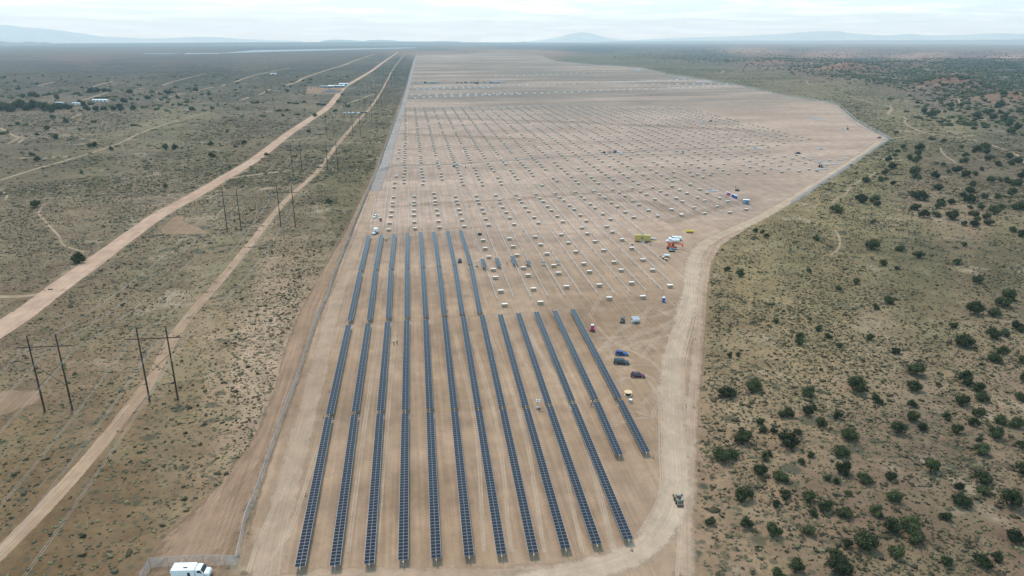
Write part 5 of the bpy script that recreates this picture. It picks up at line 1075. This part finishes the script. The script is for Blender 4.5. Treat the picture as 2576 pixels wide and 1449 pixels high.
# pipe and sheet stacks near the corner and far right
def stack(D, az_, L, n, rows, col, label, r=.09, name='pipe_stack'):
    p = G(*D); root = empty(name, p, az_); tag(root, label, 'pipe stack'); b_ = MB()
    for j in range(rows):
        for i in range(n-j): b_.cyl((-L/2, (i-(n-j)/2)*r*2.1, r+j*r*1.8+.15), (L/2+rng.normal(0, .2), (i-(n-j)/2)*r*2.1, r+j*r*1.8+.15), r, n=6)
    b_.build('pipes', M[col], root); MB().box((-L*.35, 0, .07), (.15, n*r*2.2, .14)).box((L*.35, 0, .07), (.15, n*r*2.2, .14)).build('bearer', M['ply'], root)
for (D_, a_, L_, n_, r_, lb) in [((2036, 294.5), -6, 11, 10, 3, 'pale pipe stack on the far right open ground, left one'), ((2050, 297), -6, 11, 12, 3, 'pale pipe stack on the far right open ground, middle one'), ((2061, 302), -8, 13, 14, 4, 'bright pipe stack on the far right open ground, right one'),
                                 ((2100, 413), 28, 8, 14, 2, 'bright sheet-like pipe stack near the right fence'), ((2115, 404), 30, 7, 8, 3, 'jumbled pipe bundle near the right fence'), ((2127, 398), -40, 5, 4, 2, 'small pipe bundle closest to the right fence'), ((2068, 407), -20, 12, 5, 2, 'thin line of pipes above the dark red rig'), ((2068, 426), -12, 10, 8, 2, 'pale pipe stack just below the dark red rig'),
                                 ((1597, 176), -5, 30, 30, 5, 'distant pale pipe stack by the far fence, farther one'), ((1606, 179), -5, 34, 30, 5, 'distant pale pipe stack by the far fence, nearer one'), ((1715, 198), -5, 26, 20, 4, 'distant dark-edged pipe stack along the far fence'), ((1770, 207), -5, 40, 40, 2, 'distant low grey pipe stack along the far fence'), ((1463, 168), -5, 40, 20, 4, 'farthest grey pipe stack against the green rise'),
                                 ((1640, 443), -5, 7, 6, 2, 'low pipe stack by the cross road') if False else ((2045, 388), -4, 9, 6, 1, 'thin pipes lying right of the dark maroon pickup'), ((1795, 481), 10, 8, 12, 1, 'pipes lying flat left of the crimson toilets'), ((1908, 375), -4, 11, 12, 2, 'grey pipe stack at the end of the cross road')]:
    stack(D_, R(a_), L_, n_, r_, 'tube', lb, .10 if L_ < 20 else .2)
# far left buildings
def house(D, az_, L, W_, H_, wall, label, roofm='white', rh=.8, name='workshop', n=4):
    p = G(*D); root = empty(name, p, az_); tag(root, label, 'building'); MB().box((0, 0, H_/2), (L, W_, H_)).build('wall', M[wall], root)
    MB().add([(-L/2-.3, -W_/2-.3, H_), (L/2+.3, -W_/2-.3, H_), (L/2+.3, W_/2+.3, H_), (-L/2-.3, W_/2+.3, H_), (-L/2-.3, 0, H_+rh), (L/2+.3, 0, H_+rh)], [(0, 1, 5, 4), (2, 3, 4, 5), (0, 4, 3), (1, 2, 5), (3, 2, 1, 0)]).build('roof', M[roofm], root)
    for k in range(n): MB().box((-L/2+L*(k+.5)/n, -W_/2-.03, H_*.45), (L/n*.4, .06, H_*.6)).build('window' if k % 2 else 'door', M['glass'], root)
house((847, 220), R(-4), 38, 10, 4.2, 'greyblue', 'long grey-blue workshop with white roof by the far dirt road, right one', n=5); house((823, 220.5), R(-4), 30, 9, 3.6, 'greyblue', 'long pale workshop by the far dirt road, left one', 'grey'); house((866, 216), R(-4), 22, 9, 5.5, 'white', 'white gabled shed at the right end of the far workshops', n=2)
house((253, 255), R(-3), 26, 7, 3.0, 'white', 'long white mobile home on the far left plain', name='mobile_home'); house((802, 264.5), R(-6), 7, 5, 4.2, 'brown', 'small dark shed left of the far dirt road', 'brown', name='shed', n=1); house((814, 264.5), R(8), 8, 4, 3.2, 'black', 'low dark lean-to beside the small shed', 'brown', .2, name='shed', n=1)
house((152, 262), R(-3), 14, 6, 3, 'greyblue', 'grey homestead cabin among far left trees, left one', 'silver', name='cabin', n=2); house((193, 263), R(-5), 12, 6, 3, 'white', 'pale homestead cabin among far left trees, right one', 'silver', name='cabin', n=2); house((688, 187.5), R(0), 18, 7, 3.5, 'white', 'tiny white shed on the far middle plain', 'silver', name='shed', n=1); house((61, 267), R(10), 6, 4, 2.6, 'white', 'tiny white caravan at the far left trees', name='caravan', n=1)
for k in range(7): p = G(783+k*9, 222.5); root = empty('parked_vehicle', p, R(-90+15*(k % 3))); tag(root, 'tiny vehicle outside the far workshops, %s from the left' % ordw(k+1), 'vehicle', 'vehicles outside the far workshops'); MB().box((0, 0, .8), (4.6, 1.9, .9)).build('body', M[['maroon', 'grey', 'black', 'white', 'graph', 'black', 'white'][k]], root, .15); MB().box((-.3, 0, 1.5), (2.2, 1.7, .6), top=.8).build('cabin', M['glass'], root, .1)
for k, (X_, c_) in enumerate([(868, 'white'), (873, 'grey'), (879, 'white'), (884, 'white'), (889, 'white'), (895, 'grey'), (901, 'white'), (907, 'brown'), (913, 'black'), (921, 'graph')]):
    p = G(X_, 285.3 if X_ < 905 else 285); root = empty('parked_vehicle', p, R(-20+25*(k % 3))); tag(root, 'small parked vehicle on the side lane under the far pylons, %s from the left' % ordw(k+1), 'vehicle', 'vehicles on the far side lane'); MB().box((0, 0, .85), (4.8, 1.9, 1.0)).build('body', M[c_], root, .15); MB().box((-.3, 0, 1.65), (2.4, 1.7, .7), top=.8).build('cabin', M['glass' if k % 2 else c_], root, .1)
# distant solar array on the left plain
p = G(690, 133)
def far_array(D0, D1, D2, D3, label, m='silver', h=2.2):
    q = [G(*d) for d in (D0, D1, D2, D3)]; root = empty('distant_solar_array', q[0]); tag(root, label, 'solar farm'); b_ = MB(); n = 9
    for k in range(n):
        a0 = k/n; a1 = (k+.62)/n; v_ = [q[0].lerp(q[3], a0), q[1].lerp(q[2], a0), q[1].lerp(q[2], a1), q[0].lerp(q[3], a1)]; v_ = [x_-q[0] for x_ in v_]
        b_.add([x_+Vector((0, 0, h)) for x_ in v_]+[x_+Vector((0, 0, h-.4)) for x_ in v_], [(0, 1, 2, 3), (7, 6, 5, 4), (0, 4, 5, 1), (1, 5, 6, 2), (2, 6, 7, 3), (3, 7, 4, 0)])
    b_.build('panel_rows', M[m], root)
M['fararray'] = mat('hazy_far_panels', (.24, .27, .30), .4, .2, .1, .01)
far_array((545, 135), (1045, 121.5), (1045, 119.5), (640, 126.5), 'pale grey solar farm strip far out on the left plain', 'fararray')
far_array((355, 136.6), (430, 136), (450, 134.6), (370, 135), 'small pale strip left of the far solar farm', 'fararray'); far_array((462, 137), (545, 136), (560, 133.6), (470, 134.2), 'second small pale strip beside the far solar farm', 'fararray')

# ------------------------------------------------------------------ traffic delineators and stakes
ME_del = MB().cyl((0, 0, .06), (0, 0, 1.15), .06, .045, 8).box((0, 0, .03), (.45, .45, .07), 1).mesh('delineator', [M['orange'], M['black']])
for k, (X_, Y_, lb) in enumerate([(1749.5, 854, 'left of the three above the curve'), (1762, 854, 'middle of the three above the curve'), (1772, 854, 'right of the three above the curve'), (1727, 1025, 'left of the three on the lower track'), (1746, 1026, 'middle of the three on the lower track'), (1764.5, 1027.5, 'right of the three on the lower track'), (1749, 801, 'alone at the top of the haul road'), (1590, 1386, 'beyond the near end of the eleventh panel row'), (1643.6, 1153, 'by the near end of the last panel row'), (769.3, 1248, 'left of the first panel row'), (813.8, 1052, 'beside the gap in the first panel row'), (828.5, 986, 'left of the back half of the first row'), (1697, 763, 'right of the blue toilet'), (1557, 1010, 'at the gap of the last panel row')]):
    root = bpy.data.objects.new('traffic_delineator', ME_del); C.objects.link(root); root.location = G(X_, Y_); tag(root, 'thin orange delineator post, %s' % lb, 'post', 'orange delineator posts')

# ------------------------------------------------------------------ people
def skinmesh(name, verts, edges, rad, m, sub=1):
    me = bpy.data.meshes.new(name); me.from_pydata(verts, edges, []); o = bpy.data.objects.new(name, me); C.objects.link(o)
    md = o.modifiers.new('skin', 'SKIN'); md.use_smooth_shade = True
    for i, r in enumerate(rad): me.skin_vertices[0].data[i].radius = (r if isinstance(r, tuple) else (r, r))
    me.skin_vertices[0].data[0].use_root = True
    s_ = o.modifiers.new('sub', 'SUBSURF'); s_.levels = sub; s_.render_levels = sub
    me.materials.append(m); return o
def bake(o):
    dg = bpy.context.evaluated_depsgraph_get(); me = bpy.data.meshes.new_from_object(o.evaluated_get(dg)); nm = o.name; bpy.data.objects.remove(o); me.name = nm; return me
def person_meshes(walk=0.0, bend=0.0):
    # root at the pelvis; faces -Y
    V = [(0, 0, .95), (0, 0, 1.15), (0, 0, 1.38), (0, 0, 1.50), (0, -.01, 1.58), (0, -.015, 1.70), (0, -.01, 1.78)]; E = [(0, 1), (1, 2), (2, 3), (3, 4), (4, 5), (5, 6)]; Rr = [(.15, .11), (.14, .10), (.17, .11), .07, .06, .095, .07]
    for s_ in (-1, 1):
        b0 = len(V); f = s_*walk
        V += [(s_*.10, 0, .86), (s_*.11, -f*.22, .50), (s_*.11, f*.10-f*.18, .10), (s_*.12, -.16-f*.10, .04)]; Rr += [.095, .062, .045, .035]; E += [(0, b0), (b0, b0+1), (b0+1, b0+2), (b0+2, b0+3)]
        a0 = len(V); V += [(s_*.20, 0, 1.42), (s_*.27, f*.06, 1.14), (s_*.27, f*.10-.16-bend*.1, .95+bend*.15), (s_*.265, f*.10-.21-bend*.1, .90+bend*.15)]; Rr += [.062, .045, .032, .038]; E += [(2, a0), (a0, a0+1), (a0+1, a0+2), (a0+2, a0+3)]
        h = a0+3; hx, hy, hz = V[h]
        for k in range(4):
            q = len(V); V += [(hx+(k-1.5)*.02, hy-.045, hz-.035), (hx+(k-1.5)*.021, hy-.06, hz-.075-.008*(k in (1, 2)))]; Rr += [.009, .008]; E += [(h, q), (q, q+1)]
        q = len(V); V += [(hx-s_*.045, hy-.02, hz-.01), (hx-s_*.055, hy-.045, hz-.03)]; Rr += [.010, .009]; E += [(h, q), (q, q+1)]
    body = bake(skinmesh('body', V, E, Rr, M['skin'], 1))
    def sub(ids, grow, nm, m):
        idx = {j: i for i, j in enumerate(ids)}; v = [V[j] for j in ids]; e = [(idx[a], idx[b_]) for a, b_ in E if a in idx and b_ in idx]; r = [tuple(x_+grow for x_ in (Rr[j] if isinstance(Rr[j], tuple) else (Rr[j], Rr[j]))) for j in ids]
        return bake(skinmesh(nm, v, e, r, m, 1))
    nA = 7; leg1 = [7, 8, 9]; arm1 = 11; per = 4+4+8+2; leg2 = [7+per, 8+per, 9+per]; a1 = [11, 12]; a2 = [11+per, 12+per]
    tr_ = sub([0]+leg1+leg2, .018, 'trousers', M['denim']); vs_ = {c_: sub([1, 2]+a1+a2, .022, 'vest', M[c_]) for c_ in ('hiviz', 'hiorange', 'lid', 'denim')}
    hm = MB(); 
    bm = bmesh.new(); bmesh.ops.create_uvsphere(bm, u_segments=14, v_segments=8, radius=.13); 
    for v in bm.verts: v.co.z = max(v.co.z, -.01)
    bmesh.ops.create_cone(bm, segments=16, radius1=.17, radius2=.15, depth=.02, cap_ends=True, matrix=Matrix.Translation((0, -.02, 0)))
    hme = bpy.data.meshes.new('hard_hat'); bm.to_mesh(hme); bm.free(); hme.materials.append(M['white']); hme.transform(Matrix.Translation((0, -.01, 1.75)))
    fb = MB().box((-.035, -.105, 1.70), (.025, .02, .014), 1).box((.035, -.105, 1.70), (.025, .02, .014), 1).box((0, -.115, 1.67), (.024, .04, .04), 0).box((0, -.10, 1.63), (.05, .02, .012), 2)
    face = fb.mesh('face', [M['skin'], M['black'], M['brown']])
    return body, tr_, vs_, hme, face
PM = [person_meshes(0.0), person_meshes(.9), person_meshes(0, 1.0)]
for (X_, Y_, az_, k, vest, lb) in [(991.2, 867, 10, 1, 'hiviz', 'worker in yellow vest and white hard hat walking between panel rows'), (998.9, 866, -15, 0, 'denim', 'worker in dark clothing and white hard hat beside the yellow-vested one'), (1487, 1021.5, 60, 0, 'hiorange', 'worker in orange vest and white hard hat at the twelfth panel row'), (1494, 1022.5, -100, 2, 'denim', 'worker in a white hard hat leaning under the twelfth panel row'),
                               (1124.8, 785, 90, 0, 'hiviz', 'worker in yellow-green vest at the near end of the far block, sixth row'), (970, 607.5, 20, 0, 'hiviz', 'left of two yellow-vested workers at the far end of the far block'), (974, 606, -30, 1, 'hiviz', 'right of two yellow-vested workers at the far end of the far block'), (941.4, 668, 90, 0, 'lid', 'worker in pale clothing beside the second row of the far block'),
                               (1176.7, 628, -80, 0, 'denim', 'worker in dark clothing at the last row of the far block'), (1275.5, 666, 120, 2, 'denim', 'worker in dark clothing between two short panel runs'), (1237.8, 524.5, 0, 0, 'lid', 'worker in white among the bare tubes'), (1181.2, 522, 30, 0, 'lid', 'worker in pale clothing left of the one in white'), (1316, 586, -20, 2, 'hiviz', 'worker in olive-yellow vest stooping among the bare tubes')]:
    body, tr_, vs_, hh, face = PM[k]; p = G(X_, Y_); root = empty('person', p, R(az_)); tag(root, lb, 'person')
    bo = part('body', body, root); part('trousers', tr_, root); part('vest', vs_[vest], root); part('hard_hat', hh, root); part('face', face, root)

# ------------------------------------------------------------------ mountains and ridges on the horizon
def ridge(name, prof, dist, thick, col, label, rough=.03, seed=0):
    P = []; XS = [p_[0] for p_ in prof]; YS = [p_[1] for p_ in prof]; n = 160; vs = []; fs = []; m_ = 9
    for i in range(n+1):
        X_ = XS[0]+(XS[-1]-XS[0])*i/n; Yt = np.interp(X_, XS, YS); r = ray(X_, Yt); t_ = dist/math.hypot(r.x, r.y)
        top = CAMH+r.z*t_; bx, by = r.x*t_, r.y*t_; base = -(dist*dist)/RE2-30; d2 = Vector((bx, by)).normalized()
        hh = max(0, top-base)
        hh *= 1+rough*noise.fractal(Vector((X_/25, seed, 0)), 1, 2, 4)
        for j in range(m_):
            s_ = (j/(m_-1))*2-1; off = s_*thick; k = (1-abs(s_))**.8; gully = 1+.25*noise.fractal(Vector((X_/18, s_*2+seed, 1)), 1, 2, 4)*(1-k)*4*k
            rr = dist+off; vs.append((d2.x*rr, d2.y*rr, base+hh*k*max(.3, gully)))
    for i in range(n):
        for j in range(m_-1): fs.append((i*m_+j, i*m_+j+1, (i+1)*m_+j+1, (i+1)*m_+j))
    me = bpy.data.meshes.new(name); me.from_pydata(vs, [], fs); me.materials.append(mat(name+'_slope', col, .95, 0, .2, .001)); me.polygons.foreach_set('use_smooth', [True]*len(fs)); me.update()
    tag(me and C.objects.link(bpy.data.objects.new(name, me)) or bpy.data.objects[-1] if False else link_(name, me), label, 'mountain', kind='structure')
def link_(name, me):
    o = bpy.data.objects.new(name, me); C.objects.link(o); return o
ridge('mountain', [(-300, 58), (-60, 58), (0, 62), (30, 64), (60, 69), (100, 71), (140, 75), (170, 79), (215, 85), (260, 92), (330, 95), (400, 99), (480, 101)], 34000, 2000, (.33, .40, .43), 'broad hazy mountain slope at the far left', .02, 1)  # pale blue base colour carries part of the distance haze
ridge('mountain_range', [(250, 101), (380, 97), (440, 95), (500, 92), (560, 94), (610, 98), (680, 101), (760, 103)], 34000, 2000, (.33, .40, .43), 'very faint mountain range left of centre', .03, 2)  # haze painted into the colour here as well
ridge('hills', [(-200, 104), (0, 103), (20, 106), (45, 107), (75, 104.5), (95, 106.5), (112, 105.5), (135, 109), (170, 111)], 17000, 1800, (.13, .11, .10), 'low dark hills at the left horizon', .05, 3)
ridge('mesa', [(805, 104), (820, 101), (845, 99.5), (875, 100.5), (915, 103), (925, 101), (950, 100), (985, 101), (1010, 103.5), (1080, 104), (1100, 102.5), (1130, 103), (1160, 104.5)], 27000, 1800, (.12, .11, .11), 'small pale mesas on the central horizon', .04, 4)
ridge('peak', [(1330, 104), (1385, 97), (1410, 92), (1430, 86), (1450, 82.5), (1467, 81), (1485, 83.5), (1505, 90), (1525, 94), (1560, 100), (1620, 104)], 34000, 2000, (.36, .45, .50), 'pale blue pointed mountain right of centre', .02, 5)  # brighter, bluer colour imitates haze so the peak stands out less
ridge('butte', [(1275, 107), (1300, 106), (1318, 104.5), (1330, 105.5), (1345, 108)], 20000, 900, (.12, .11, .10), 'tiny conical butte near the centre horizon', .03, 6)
ridge('tableland', [(1540, 104), (1650, 98), (1760, 93.5), (1880, 90), (1960, 85), (2020, 80.5), (2060, 78.5), (2110, 78), (2125, 81), (2160, 86), (2230, 89), (2280, 85), (2300, 85), (2330, 89), (2420, 88), (2500, 84), (2576, 85), (2800, 88)], 34000, 2200, (.33, .40, .43), 'long blue tableland along the right horizon', .015, 7)  # same haze-lightened colour as the far left mountain
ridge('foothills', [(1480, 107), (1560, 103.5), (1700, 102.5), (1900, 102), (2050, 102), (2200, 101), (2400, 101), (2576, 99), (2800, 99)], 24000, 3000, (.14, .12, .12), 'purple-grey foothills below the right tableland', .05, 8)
ridge('left_ridge', [(140, 110), (250, 110), (400, 108), (600, 106.5), (760, 106), (1000, 105.5), (1150, 106), (1300, 109), (1400, 113)], 14000, 3000, (.075, .075, .075), 'dark blue wooded ridge across the left horizon', .03, 9)

# ------------------------------------------------------------------ air
hz = MB().box((0, 0, 0), (1, 1, 1)); hm_ = bpy.data.materials.new('haze_air'); hm_.use_nodes = True; t = hm_.node_tree; t.nodes.clear()
pv = N(t, 'ShaderNodeVolumePrincipled'); pv.inputs['Color'].default_value = (.58, .84, 1.0, 1); pv.inputs['Absorption Color'].default_value = (1, 1, 1, 1); pv.inputs['Density'].default_value = HAZE; pv.inputs['Anisotropy'].default_value = 0.2
ou = N(t, 'ShaderNodeOutputMaterial'); t.links.new(pv.outputs[0], ou.inputs['Volume'])
ho = hz.build('haze', hm_); ZB = -420.0; ZT = 960.0; ho.scale = (90000, 53000, ZT-ZB); ho.location = (0, 21500, (ZB+ZT)/2); tag(ho, 'thin pale blue haze over the whole plain', 'haze', kind='stuff')
